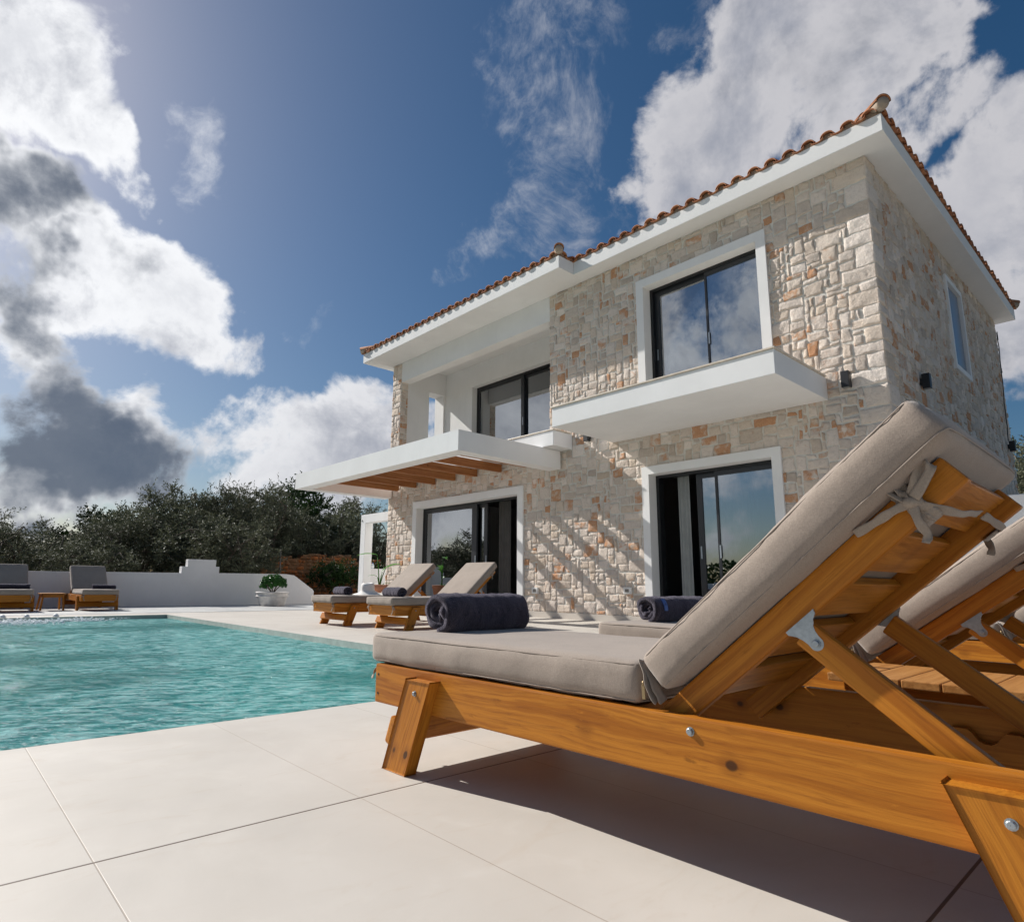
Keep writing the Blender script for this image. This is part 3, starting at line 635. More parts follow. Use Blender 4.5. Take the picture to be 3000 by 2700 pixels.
# ------------------------------------------------------------------ towels and hat
def towel(loc, rz, L, Rr, label, tail=True, label_tag=False, squash=.9, turns=3.2, seed=0):
    mb = MB(); nu = 60; ns = int(turns * 40); th = Rr / (turns + .35) * .86
    prof = []
    for i in range(ns + 1):
        a = i / ns * turns * 2 * math.pi; r_ = Rr * .16 + (Rr * .93 - Rr * .16 - th * .5) * (i / ns); prof.append((a, r_))
    outer = []; inner = []
    a0 = -R(100) - turns * 2 * math.pi
    for a, r_ in prof:
        w_ = 1 + .06 * noise.noise(Vector((a * .8, seed * 3.1, 0)))
        outer.append((math.cos(a + a0) * (r_ + th * .46) * w_, math.sin(a + a0) * (r_ + th * .46) * w_ * squash)); inner.append((math.cos(a + a0) * (r_ - th * .40) * w_, math.sin(a + a0) * (r_ - th * .40) * w_ * squash))
    ring = outer + inner[::-1]; n_ = len(ring); vs = []; fs = []
    zmin = min(p[1] for p in ring)
    for i in range(nu + 1):
        t = i / nu; x = (t - .5) * L
        edge = 1 - .05 * (abs(2 * t - 1) ** 10)
        for j, (y, z) in enumerate(ring):
            k = j if j < ns + 1 else n_ - 1 - j; k = min(k, ns)
            off = (noise.noise(Vector((k * .13, seed * 7.7, 1 if t < .5 else 5))) * .016 + .012 * (k / ns - .5)) * (abs(2 * t - 1) ** 3) * math.copysign(1, t - .5)
            rd = noise.noise(Vector((x * 16 + seed, y * 14, z * 14))) * .007 + noise.noise(Vector((x * 55 + seed, y * 55, z * 55))) * .0035
            s_ = edge * (1 + rd / Rr)
            zz = z * s_; flat = zmin * .93
            vs.append((x + off, y * s_, (max(zz, flat)) - flat))
    for i in range(nu):
        for j in range(n_): fs.append((i * n_ + j, (i + 1) * n_ + j, (i + 1) * n_ + (j + 1) % n_, i * n_ + (j + 1) % n_))
    for i0, fl in ((0, False), (nu * n_, True)):
        for k in range(ns):
            q = (i0 + k, i0 + k + 1, i0 + n_ - 2 - k, i0 + n_ - 1 - k); fs.append(q[::-1] if fl else q)
    mb.add(vs, fs, smooth=True)
    o = mb.build('rolled_towel', M_TOWEL); o.location = loc; o.rotation_euler = (0, 0, rz); tag(o, label, 'towel', 'dark rolled towels on the loungers')
    if label_tag:
        lb = MB(); zc = Rr * squash * 1.80
        ys = [(-.030, .0), (-.018, .0)]
        pts = []
        for an in (138, 149, 160, 171, 182):
            a = R(an); pts.append((math.cos(a) * Rr * .965, math.sin(a) * Rr * .965 * squash - zmin * .93))
        v = []; 
        for x in (-.5 * L + .030, -.5 * L + .054):
            for y, z in pts: v.append((x, y, z))
        f = [(i, i + 1, i + 6, i + 5) for i in range(4)]; v2 = [(a, b * .985, c - .0015) for a, b, c in v]; lb.add(v, f); lb.add(v2, [q[::-1] for q in f])
        lo = lb.build('sewn_label', M_TAG, o)
        em = MB(); cy, cz = pts[2]; dy, dz = (pts[1][0] - pts[3][0]) / 5, (pts[1][1] - pts[3][1]) / 5
        nx_ = Vector((0, dz, -dy)).normalized() * -.0006
        ring = [Vector((-.5 * L + .042 + .0045 * math.cos(k * math.pi / 6), cy + dy * math.sin(k * math.pi / 6), cz + dz * math.sin(k * math.pi / 6))) + Vector((0, cy, cz - Rr)).normalized() * .0012 for k in range(12)]
        em.add(ring, [tuple(range(12))]); em.build('emblem', M_TAGD, lo)
    return o
towel((1.512, 1.765, .388), R(1), .385, .086, 'large dark purple-grey rolled towel on the foreground lounger, spiral end towards the pool', seed=1, squash=.97, turns=2.3)
towel((2.66, 1.69, .388), R(-6), .38, .082, 'dark rolled towel with a small blue label on the second lounger', seed=2, label_tag=True, squash=.92, turns=2.4)
towel((4.34, 7.97, .388), R(-98), .42, .080, 'rolled dark towel at the foot of the lounger that carries the white hat', seed=3)
towel((4.42, 6.79, .388), R(-96), .42, .082, 'rolled dark towel on the nearer of the two loungers by the terrace door', seed=4)
towel((2.62, 14.30, .388), R(1), .38, .070, 'navy rolled towel on the far lounger right of the small table', seed=5, squash=.8)
towel((1.21, 14.15, .388), R(-2), .44, .072, 'navy rolled towel on the lounger cut by the left edge of the photo', seed=6, squash=.8)
mb = MB(); lathe(mb, [(.215, .002), (.185, .006), (.150, .018), (.118, .036), (.096, .050), (.088, .056), (.084, .080), (.080, .115), (.074, .140), (.062, .152), (.045, .150), (.025, .135), (.001, .128)], n=48, wob=.09)
lathe(mb, [(.213, .0005), (.148, .012), (.112, .030), (.001, .03)], n=48, wob=.05)
hat = mb.build('sun_hat', M_HAT); hat.location = (4.74, 7.98, .390); hat.scale = (1.12, 1.12, 1.12); hat.rotation_euler = (R(3), R(-7), .4); tag(hat, 'white woven sun hat lying on the lounger by the terrace door', 'hat')
# ------------------------------------------------------------------ ground, deck, pool
def sheet(name, rects, z, m, kind='structure'):
    mb = MB()
    for x0, x1, y0, y1 in rects: mb.add([(x0, y0, z), (x1, y0, z), (x1, y1, z), (x0, y1, z)], [(0, 1, 2, 3)])
    return struct(mb.build(name, m), kind)
PX0, PX1, PY0, PY1 = -7.0, 3.15, 2.722, 11.85
mb = MB()   # terrain sheet with a hole under the terrace, out to the horizon
HX0, HX1, HY0, HY1 = -11.9, 30, -8, 15.95
xs = [-600, -60, HX0, HX1, 90, 600]; ys = [-600, -60, HY0, HY1, 60, 900]
for i in range(5):
    for j in range(5):
        if i == 2 and j == 2: continue
        mb.add([(xs[i], ys[j], -.06), (xs[i + 1], ys[j], -.06), (xs[i + 1], ys[j + 1], -.06), (xs[i], ys[j + 1], -.06)], [(0, 1, 2, 3)])
struct(mb.build('ground', M_SOIL))
sheet('terrace_deck', [(-12, PX0, -8, 16), (PX1, 30.2, -8, 16), (PX0, PX1, -8, PY0), (PX0, PX1, PY1, 16)], 0, M_DECK)
sheet('slate_path', [(-12, 8.0, 12.45, 15.79)], .004, M_PAVE)
mb = MB(); WZ = -.060; e = .004
mb.add([(PX0, PY0, -1.45), (PX1, PY0, -1.45), (PX1, PY1, -1.45), (PX0, PY1, -1.45)], [(0, 1, 2, 3)])
for a, b_ in (((PX0, PY0), (PX1, PY0)), ((PX1, PY0), (PX1, PY1)), ((PX1, PY1), (PX0, PY1)), ((PX0, PY1), (PX0, PY0))):
    mb.add([(*a, -1.45), (*b_, -1.45), (*b_, -.16), (*a, -.16)], [(0, 1, 2, 3)], mi=0)
    mb.add([(*a, -.16), (*b_, -.16), (*b_, 0), (*a, 0)], [(0, 1, 2, 3)], mi=1)
struct(mb.build('pool_basin', [M_POOL, M_COPE]))
mb = MB(); nx, ny = 120, 110
vs = [(PX0 + (PX1 - PX0) * i / nx, PY0 + (PY1 - PY0) * j / ny, WZ + .007 * noise.noise(Vector((i * .27, j * .33, 0))) + .004 * noise.noise(Vector((i * .9, j * .9, 4)))) for j in range(ny + 1) for i in range(nx + 1)]
mb.add(vs, [(j * (nx + 1) + i, j * (nx + 1) + i + 1, (j + 1) * (nx + 1) + i + 1, (j + 1) * (nx + 1) + i) for j in range(ny) for i in range(nx)], smooth=True)
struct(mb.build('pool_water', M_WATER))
# splash of the massage jets along the far edge
mb = MB(); r2 = random.Random(3)
bmi = bmesh.new(); bmesh.ops.create_icosphere(bmi, subdivisions=1, radius=1); iv = [v.co.copy() for v in bmi.verts]; iff = [tuple(x.index for x in f.verts) for f in bmi.faces]; bmi.free()
for k in range(7000):
    x = -3.5 + 6.1 * r2.random() ** .8; 
    y = 11.72 - abs(r2.gauss(0, .26)) * (1.15 if x < 1.6 else .6)
    if r2.random() < max(0, (x - .8) / 1.8): continue
    s_ = r2.uniform(.004, .013) * (1.6 if r2.random() < .1 else 1); zz = WZ + abs(r2.gauss(0, .022)) * max(0, 1 - (11.72 - y) * 1.4)
    fl = .3 if zz < WZ + .01 else .8
    mb.add([(x + v.x * s_ * 1.5, y + v.y * s_ * 1.2, zz + v.z * s_ * fl) for v in iv], iff, smooth=True)
struct(mb.build('foam', M_FOAM), 'stuff')
for k, (x, lab) in enumerate(((.935, 'left of three small white jet nozzles on the far pool edge'), (1.224, 'middle of three small white jet nozzles on the far pool edge'), (1.594, 'right one of three small white jet nozzles, nearest the small table'))):
    mb = MB(); lathe(mb, [(.045, 0), (.045, .008), (.036, .012), (.032, .028), (.020, .040), (.001, .043)], n=20)
    o = mb.build('jet_nozzle', M_PLAST); o.location = (x, 11.97, .0005); tag(o, lab, 'jet nozzle', 'jet nozzles on the far pool edge')

# ------------------------------------------------------------------ stone cladding
WT = [((3, 2), 12), ((2, 2), 10), ((4, 2), 9), ((3, 3), 6), ((2, 3), 7), ((4, 3), 4), ((2, 1), 5), ((3, 1), 6), ((5, 3), 2), ((1, 2), 3), ((5, 2), 3), ((1, 1), 2)]
def clad(mb, fn, S0, S1, Z0, Z1, holes, seed, corner=0, cell=.0655, relief=.85, gap=.0075):
    r = random.Random(seed); nx = int(round((S1 - S0) / cell)); nz = int(round((Z1 - Z0) / cell)); cs = (S1 - S0) / nx; cz = (Z1 - Z0) / nz
    occ = [[False] * nx for _ in range(nz)]
    for j in range(nz):
        for i in range(nx):
            s = S0 + (i + .5) * cs; z = Z0 + (j + .5) * cz
            if any(a < s < b and c < z < d for a, b, c, d in holes): occ[j][i] = True
    cells = []
    if corner:
        rc = random.Random(99); j = 0; k = 0
        while j < nz:
            h = min(rc.choice((2, 3, 3, 4)), nz - j); w_ = (5 if k % 2 == (corner > 0) else 3) + rc.choice((0, 0, 1))
            if all(not occ[jj][ii] for jj in range(j, j + h) for ii in range(w_)):
                for jj in range(j, j + h):
                    for ii in range(w_): occ[jj][ii] = True
                cells.append((0, j, w_, h, True))
            j += h; k += 1
    tot = sum(x[1] for x in WT)
    for j in range(nz):
        for i in range(nx):
            if occ[j][i]: continue
            t = r.random() * tot
            for (w_, h), p in WT:
                t -= p
                if t <= 0: break
            h = min(h, nz - j); 
            ww = 0
            while ww < w_ and i + ww < nx and not occ[j][i + ww]: ww += 1
            while h > 1 and any(occ[j + h - 1][i + q] for q in range(ww)): h -= 1
            for jj in range(j, j + h):
                for ii in range(i, i + ww): occ[jj][ii] = True
            cells.append((i, j, ww, h, False))
    for (i, j, w_, h, cn) in cells:
        g = gap * r.uniform(.6, 1.5); jt = .013
        a0 = S0 + i * cs; a1 = a0 + w_ * cs; b0 = Z0 + j * cz; b1 = b0 + h * cz
        c = [(a0 + g + r.uniform(-jt, jt), b0 + g + r.uniform(-jt, jt)), (a1 - g + r.uniform(-jt, jt), b0 + g + r.uniform(-jt, jt)), (a1 - g + r.uniform(-jt, jt), b1 - g + r.uniform(-jt, jt)), (a0 + g + r.uniform(-jt, jt), b1 - g + r.uniform(-jt, jt))]
        if i == 0: c[0] = (a0 - (.014 if corner else 0), c[0][1]); c[3] = (c[0][0], c[3][1])
        if i + w_ >= nx: c[1] = (a1, c[1][1]); c[2] = (a1, c[2][1])
        H = r.uniform(.003, .010) * relief * (1.0 if not cn else 1.1)
        ts, tz = r.uniform(-.007, .007), r.uniform(-.007, .007); sd_ = r.random() * 50
        q = r.random(); light = min(1, max(0, r.gauss(.55, .22))); rust = r.random() * .42; hue = r.random() ** 2
        if q < .05: rust = r.uniform(.8, 1.0); light *= .8
        elif q < .18: rust = r.uniform(.5, .8)
        if cn: light = min(1, light + .2); rust *= .45
        W_ = w_ * cs; Hh = h * cz; mu = max(3, int(W_ / .026)); mv = max(3, int(Hh / .026))
        us = [0, .010 / W_] + [(.012 + (W_ - .024) * k / (mu - 1)) / W_ + .008 / W_ * 0 for k in range(mu)][0:] ; us = [0, .003 / W_] + [(.010 + (W_ - .020) * k / (mu - 1)) / W_ for k in range(mu)] + [1 - .003 / W_, 1]
        vv = [0, .003 / Hh] + [(.010 + (Hh - .020) * k / (mv - 1)) / Hh for k in range(mv)] + [1 - .003 / Hh, 1]
        nu, nv = len(us), len(vv); vs = []
        pl = [(r.uniform(-.08, .08), r.uniform(-.09, .09), r.uniform(.0, .008)) for _ in range(4)]
        for b in range(nv):
            for a in range(nu):
                u, v = us[a], vv[b]
                s = (c[0][0] * (1 - u) + c[1][0] * u) * (1 - v) + (c[3][0] * (1 - u) + c[2][0] * u) * v
                z = (c[0][1] * (1 - u) + c[1][1] * u) * (1 - v) + (c[3][1] * (1 - u) + c[2][1] * u) * v
                ring = min(a, nu - 1 - a, b, nv - 1 - b)
                if ring == 0: d = -.004
                elif ring == 1: d = H * .75
                else:
                    d = H + .004 + min(pa * (u - .5) * W_ + pb * (v - .5) * Hh + pc for pa, pb, pc in pl) + ts * (u - .5) + tz * (v - .5)
                    d += (noise.noise(Vector((s * 11 + sd_, z * 13, sd_))) * .008 + noise.noise(Vector((s * 27 + sd_, z * 31, 3))) * .008 + noise.noise(Vector((s * 55, z * 55, sd_))) * .006) * relief
                    if ring == 2: d = d * .9 + .001
                    d = max(d, .003)
                if ring <= 1:
                    e_ = noise.noise(Vector((s * 18, z * 18, sd_))) * .012
                    if not (i == 0 and a < 2) and not (i + w_ >= nx and a > nu - 3): s += e_
                    z += noise.noise(Vector((s * 18, z * 18, sd_ + 9))) * .012
                vs.append(fn(s, z, d))
        mb.add(vs, [(b * nu + a, b * nu + a + 1, (b + 1) * nu + a + 1, (b + 1) * nu + a) for b in range(nv - 1) for a in range(nu - 1)], col=(light, rust, hue), smooth=True)

# ------------------------------------------------------------------ the house
FX, SY, LY, BX = 8.10, 2.16, 12.86, 15.49
SOF, FT = 5.896, 6.124
HO = (FX, SY, 0)
house = thing('stone_villa', HO, 'two storey cream stone villa with white framed windows and tiled hip roof', 'house')
def HB(name, m, fn=None, parent=None, bevel=0):
    mb = MB(); fn(mb); return mb.build(name, m, parent or house, HO, bevel)
D1 = (8.355, 11.62, 0.0, 2.224); D2 = (3.566, 5.46, 0.0, 2.236); WU = (3.577, 5.445, 3.162, 5.313)
def grid_wall(mb, fn, S, Z, holes):
    sc = sorted({S[0], S[1], *[h[0] for h in holes], *[h[1] for h in holes]}); zc = sorted({Z[0], Z[1], *[h[2] for h in holes], *[h[3] for h in holes]})
    for a, b in zip(sc, sc[1:]):
        for c, d in zip(zc, zc[1:]):
            s, z = (a + b) / 2, (c + d) / 2
            if a >= S[0] and b <= S[1] and c >= Z[0] and d <= Z[1] and not any(h[0] < s < h[1] and h[2] < z < h[3] for h in holes): fn(mb, a, b, c, d)
fx = lambda mb, a, b, c, d: mb.box(FX, FX + .30, a, b, c, d)
def core(mb):
    grid_wall(mb, fx, (SY, LY), (0, 2.9), [(a - .02, b + .02, c, d + .02) for a, b, c, d in (D1, D2)])
    grid_wall(mb, fx, (SY, 7.53), (2.9, SOF - .001), [(WU[0] - .02, WU[1] + .02, 3.10, WU[3] + .02)])
    mb.box(FX, FX + .195, 12.487, LY, 2.9, SOF - .001)                       # stone column
    grid_wall(mb, lambda m_, a, b, c, d: m_.box(a, b, SY, SY + .30, c, d), (FX + .30, BX), (0, SOF - .001), [(11.58, 12.48, 4.0, 5.45)])
HB('wall', M_MORTAR, core)
def clad_all(mb):
    ff = lambda s, z, d: (FX - .0015 - d, s, z)
    s_ = .05
    clad(mb, ff, SY, LY, .100, SOF - .002, [(8.195 + s_, 11.77 - s_, -1, 2.354 - s_), (3.431 + s_, 5.58 - s_, -1, 2.366 - s_), (3.44 + s_, 5.581 - s_, 3.10, 5.455 - s_), (7.55, 20, 3.0, 9)], 11, corner=1)
    fs_ = lambda s, z, d: (s, SY - .0015 - d, z)
    clad(mb, fs_, FX, BX, .100, SOF - .002, [(11.50, 12.55, 3.92, 5.52)], 23, corner=-1, relief=1.25)
    clad(mb, lambda s, z, d: (FX - .0015 - d, s, z), 12.49, 12.86, 3.165, SOF - .002, [], 5, relief=.8)
    clad(mb, lambda s, z, d: (s, 12.487 - .0015 - d, z), 8.10, 8.295, 3.165, SOF - .002, [], 6, cell=.065, relief=.6)
HB('stone_cladding', M_STONE, clad_all)
M_PLI = plaster('plinth_tile', (.60, .55, .49), .05, .6, .1)
for pb in ((FX - .035, FX - .002, SY - .035, 3.431), (FX - .035, FX - .002, 5.58, 8.195), (FX - .035, FX - .002, 11.77, LY), (FX, BX, SY - .035, SY - .002)):
    HB('plinth', M_PLI, lambda mb: mb.box(*pb, .001, .100))
def plast(mb):
    mb.box(FX + .195, 9.60, 12.49, LY, 2.9, 3.24); mb.box(FX + .195, 8.94, 12.49, LY, 3.24, SOF - .001); mb.box(9.40, 9.60, 12.49, LY, 3.24, SOF - .001); mb.box(8.94, 9.40, 12.49, LY, 5.34, SOF - .001)
    grid_wall(mb, lambda m_, a, b, c, d: m_.box(9.466, 9.72, a, b, c, d), (7.53, 12.49), (3.162, SOF - .001), [(8.10, 11.416, 3.162, 5.34)])
    mb.box(FX + .29, 9.466, 7.43, 7.5305, 3.162, SOF - .001)
    mb.box(FX + .001, FX + .25, 7.534, 12.485, 5.414, SOF - .0015)          # beam over the loggia
    mb.box(9.60, BX, LY - .30, LY, 0, SOF - .001); mb.box(FX + .30, 9.60, LY - .30, LY - .001, 0, 2.9); mb.box(BX - .30, BX, SY + .30, LY - .30, 0, SOF - .001)
HB('loggia_wall', M_WHITE, plast)
HB('loggia_floor', M_MARBLE, lambda mb: mb.box(FX + .002, BX - .31, 7.54, 12.48, 2.905, 3.160))
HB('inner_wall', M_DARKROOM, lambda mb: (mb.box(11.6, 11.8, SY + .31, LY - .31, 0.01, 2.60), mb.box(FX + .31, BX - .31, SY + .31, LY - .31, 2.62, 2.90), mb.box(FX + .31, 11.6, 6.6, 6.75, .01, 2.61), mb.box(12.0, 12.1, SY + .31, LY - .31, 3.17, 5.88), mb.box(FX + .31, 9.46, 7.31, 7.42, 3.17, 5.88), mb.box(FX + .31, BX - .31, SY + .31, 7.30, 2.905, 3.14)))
# eaves slab and roof
EX0, EX1 = 7.777, 15.70
HB('eaves', M_WHITE, lambda mb: (mb.box(EX0, EX1, 1.844, 6.66, SOF, FT), mb.box(7.40, EX1, 6.6605, 13.17, SOF + .0005, FT + .0005)), bevel=.006)
def hip(mb, bed, x0, x1, y0, y1, skip_y1=False, over=.028, tz=FT + .012):
    per = .237; slope = math.tan(R(17)); hw = min(x1 - x0, y1 - y0) / 2; zt = .018
    sides = [('x', x0, y0, y1, 1), ('y', y0, x0, x1, 1), ('y', y1, x0, x1, -1), ('x', x1, y0, y1, -1)]
    for (ax, e0, s0, s1, sg) in sides:
        n = int(round((s1 - s0) / per)); pr = (s1 - s0) / n
        for k in range(n):
            sc = s0 + (k + .5) * pr; far = min(sc - s0, s1 - sc, hw) 
            rows = [(-over, 0.30)]
            t = .30
            while t < far: rows.append((t - .05, t + .36)); t += .36
            for ri, (ta, tb) in enumerate(rows):
                tb = min(tb, far + .05); 
                if tb - ta < .08: continue
                lightn = rng.random(); up_ = .016 * 0; jz = rng.uniform(-.004, .004); js = rng.uniform(-.006, .006); jt = rng.uniform(-.012, .012) if ri == 0 else 0
                # the cover tile: half barrel narrowing upward; the pan: an upturned one
                for kind in (0, 1):
                    vs = []; nn = 10; m_ = 3; vi = []
                    for a in range(m_):
                        f = a / (m_ - 1); t_ = ta + jt + (tb - ta) * f; rad = pr * (.335 if kind == 0 else .315) * (1 - .10 * f)
                        for b in range(nn + 1):
                            an = math.pi * b / nn
                            if kind == 0: ds = math.cos(an) * rad; dz = math.sin(an) * rad * .86 + .030
                            else: ds = math.cos(an) * rad + pr / 2; dz = -math.sin(an) * rad * .50 + .048
                            for th in ((0, zt) if True else ()):
                                vi.append(0); z = tz + max(t_, -over) * slope + dz + (1 - f) * .018 * (ri > 0) + jz - th * (1 if kind == 0 else 1)
                                S = sc + ds + js; E = e0 + sg * t_
                                vs.append((E, S, z) if ax == 'x' else (S, E, z))
                    w2 = (nn + 1) * 2; fs = []
                    for a in range(m_ - 1):
                        for b in range(nn):
                            o = a * w2 + b * 2; fs.append((o, o + 2, o + w2 + 2, o + w2)); fs.append((o + 1, o + w2 + 1, o + w2 + 3, o + 3))
                    for b in range(nn): fs.append((b * 2, b * 2 + 1, b * 2 + 3, b * 2 + 2))
                    mb.add(vs, fs, col=(lightn, 0, 0), smooth=True)
            if k % 1 == 0:   # bedding mortar under the covers
                E0, E1 = e0 + sg * .020, e0 + sg * .25; a_, b_ = sc - pr * .29, sc + pr * .29
                lo, hi = min(E0, E1), max(E0, E1)
                zz = [(a_, tz - .012), (b_, tz - .012), (b_, tz + .020), (sc + pr * .15, tz + .062), (sc - pr * .15, tz + .062), (a_, tz + .020)]
                v = [((E0, s, z) if ax == 'x' else (s, E0, z)) for s, z in zz] + [((E1, s, z + .07) if ax == 'x' else (s, E1, z + .07)) for s, z in zz]
                bed.add(v, [tuple(range(6)), tuple(range(11, 5, -1))] + [(i, i + 6, (i + 1) % 6 + 6, (i + 1) % 6) for i in range(6)])
        # a thin bed strip
        E0, E1 = sorted((e0 + sg * .002, e0 + sg * .3))
        if ax == 'x': bed.box(E0, E1, s0 + .01, s1 - .01, tz - .013, tz + .012)
        else: bed.box(s0 + .31, s1 - .31, E0, E1, tz - .0125, tz + .0125)
    # closed deck under the tiles
    zr = tz + hw * slope
    if (x1 - x0) < (y1 - y0): r0, r1 = ((x0 + x1) / 2, y0 + hw, zr), ((x0 + x1) / 2, y1 - hw, zr)
    else: r0, r1 = (x0 + hw, (y0 + y1) / 2, zr), (x1 - hw, (y0 + y1) / 2, zr)
    q = [(x0, y0, tz + .001), (x1, y0, tz + .001), (x1, y1, tz + .001), (x0, y1, tz + .001)]
    if (x1 - x0) < (y1 - y0): bed.add(q + [r0, r1], [(0, 1, 4), (1, 2, 5, 4), (2, 3, 5), (3, 0, 4, 5)])
    else: bed.add(q + [r0, r1], [(0, 1, 5, 4), (1, 2, 5), (2, 3, 4, 5), (3, 0, 4)])
    return q, r0, r1
tl, bd = MB(), MB()
q1, ra, rb = hip(tl, bd, EX0, EX1, 1.844, 6.66 + 3.1)
q2, rc, rd = hip(tl, bd, 7.40, EX1, 6.66, 13.17)
bd2 = bd.build('roof_bed', M_BED, house, HO); rf = tl.build('roof', M_TILE, house, HO)
def caps(mb, a, b):
    a, b = Vector(a), Vector(b); L = (b - a).length; d = (b - a) / L; n = int(L / .34); sdv = Vector((0, 0, 1)).cross(d).normalized(); up = d.cross(sdv)
    for k in range(n):
        t0, t1 = k * .34 - (.06 if k == 0 else 0), (k + 1) * .34 + .05; vs = []; col = rng.random()
        for t, rad, lift in ((t0, .088, .040), (t1, .076, .026)):
            for j in range(13):
                an = math.pi * j / 12
                for th in (0, .016):
                    vs.append(a + d * t + sdv * math.cos(an) * (rad - th) + up * (math.sin(an) * (rad - th) + lift + .03))
        fs = []
        for j in range(12): o = j * 2; fs += [(o, o + 2, o + 28, o + 26), (o + 1, o + 27, o + 29, o + 3), (o, o + 1, o + 3, o + 2)]
        mb.add(vs, fs, col=(.5 + .5 * col, 0, 0), smooth=True)
for (q, r0, r1, cs_) in ((q1, ra, rb, ((0, 'a'), (1, 'b'))), (q2, rc, rd, ((0, 'a'), (3, 'b'), (2, 'b'), (1, 'b')))):
    for ci, _ in cs_:
        tgt = min((r0, r1), key=lambda r_: (Vector(r_) - Vector(q[ci])).length)
        mb = MB(); caps(mb, Vector(q[ci]) + Vector((0, 0, .03)), Vector(tgt) + Vector((0, 0, .03))); mb.build('hip_cap', M_TILE, rf, (0, 0, 0))
        d = (Vector(tgt) - Vector(q[ci])).normalized(); mb = MB()
        p = Vector(q[ci]) + Vector((0, 0, .085)) - d * .075
        tube(mb, [p, p + d * .03, p + d * .25], [.066, .074, .074], 20); mb.build('cap_mortar', plaster('cap_mortar', (.46, .37, .29), .2) if ci == 0 and q is q1 else bpy.data.materials['cap_mortar'], rf, (0, 0, 0))
for o in rf.children: o.location = Vector((-HO[0], -HO[1], 0))

# doors and windows --------------------------------------------------
def surround(mb, s0, s1, z0, z1, w, xf=FX - .045, xb=FX + .165, sill=False):
    zb = z0
    mb.box(xf, xb, s0 - w, s0, zb, z1 + w); mb.box(xf, xb, s1, s1 + w, zb, z1 + w); mb.box(xf + .0002, xb, s0 + .0001, s1 - .0001, z1, z1 + w - .0002)
def sash(mb, x, y0, y1, z0, z1, st=.062, th=.042, rail=.07, l=None, r=None):
    l = st if l is None else l; r = st if r is None else r
    mb.box(x, x + th, y0, y0 + l, z0, z1); mb.box(x, x + th, y1 - r, y1, z0, z1); mb.box(x + .0005, x + th - .0005, y0 + l - .002, y1 - r + .002, z1 - rail, z1 - .0005); mb.box(x + .0005, x + th - .0005, y0 + l - .002, y1 - r + .002, z0 + .0005, z0 + rail)
def door(dims, sur, panels, w=.15, fw=.05, name='sliding_door', xo=0.0, top=.045):
    s0, s1, z0, z1 = dims; X = FX + .15 + xo
    def fr(mb):
        mb.box(X, X + .13, s0 - .001, s0 + fw, z0 + .005, z1 + .001); mb.box(X, X + .13, s1 - fw, s1 + .001, z0 + .005, z1 + .001); mb.box(X + .0005, X + .1295, s0 + fw - .001, s1 - fw + .001, z1 - top, z1 + .0005); mb.box(X + .0005, X + .1295, s0 + fw - .001, s1 - fw + .001, z0 + .0055, z0 + .035)
    f = HB(name, M_ALU, fr)
    if sur: HB('surround', M_WHITE, lambda mb: surround(mb, s0, s1, z0 + (.001 if z0 == 0 else 0), z1, w, xf=FX - .045 + xo * 0, xb=X + .0), f)
    for (y0, y1, dx, l, r_) in panels:
        sh = HB('sash', M_ALU2, lambda mb: sash(mb, X + dx, y0, y1, z0 + .036, z1 - top - .001, l=l, r=r_), f)
        HB('pane', M_GLASS, lambda mb: mb.box(X + dx + .014, X + dx + .026, y0 + l, y1 - r_, z0 + .10, z1 - top - .07), f)
        HB('handle', M_STEEL, lambda mb: mb.box(X + dx - .006, X + dx, (y0 + .018 if l >= .08 else y1 - .045), (y0 + .040 if l >= .08 else y1 - .022), z0 + .95, z0 + 1.13), f)
    for o in [c for c in f.children]: o.location = (0, 0, 0)
    return f
door(D1, True, [(9.755, 11.575, .012, .155, .075), (9.49, 11.32, .072, .105, .075)])
door(D2, True, [(4.45, 4.815 + 0, .072, .03, .085), (3.61, 4.488, .012, .030, .035)], w=.125)
door(WU, True, [(4.45, 5.40, .060, .03, .09), (3.62, 4.482, .012, .030, .030)], w=.135)
door((8.10, 11.416, 3.162, 5.34), False, [(9.78, 11.37, .012, .09, .06), (8.15, 9.86, .072, .06, .09)], xo=1.37)
# side window
def sw(mb):
    y0, y1 = SY - .04, SY + .20
    mb.box(11.52, 11.60, y0, y1, 3.937, 5.512); mb.box(12.46, 12.54, y0, y1, 3.937, 5.512); mb.box(11.60, 12.46, y0 + .0003, y1, 5.43, 5.5118); mb.box(11.60, 12.46, y0 + .0003, y1, 3.9372, 4.02)
swf = HB('side_window', M_WHITE, sw)
HB('window_frame', M_ALU, lambda mb: (mb.box(11.601, 11.63, SY + .022, SY + .199, 4.021, 5.429), mb.box(12.43, 12.459, SY + .022, SY + .199, 4.021, 5.429), mb.box(11.63, 12.43, SY + .023, SY + .198, 5.40, 5.429), mb.box(11.63, 12.43, SY + .023, SY + .198, 4.021, 4.05)), swf)
HB('pane', simple('sky_tinted_pane', (.20, .245, .31), .25), lambda mb: mb.box(11.61, 12.45, SY + .010, SY + .020, 4.03, 5.42), swf)  # opaque blue-grey colour stands in for sky mirrored in the pane
for o in swf.children: o.location = (0, 0, 0)
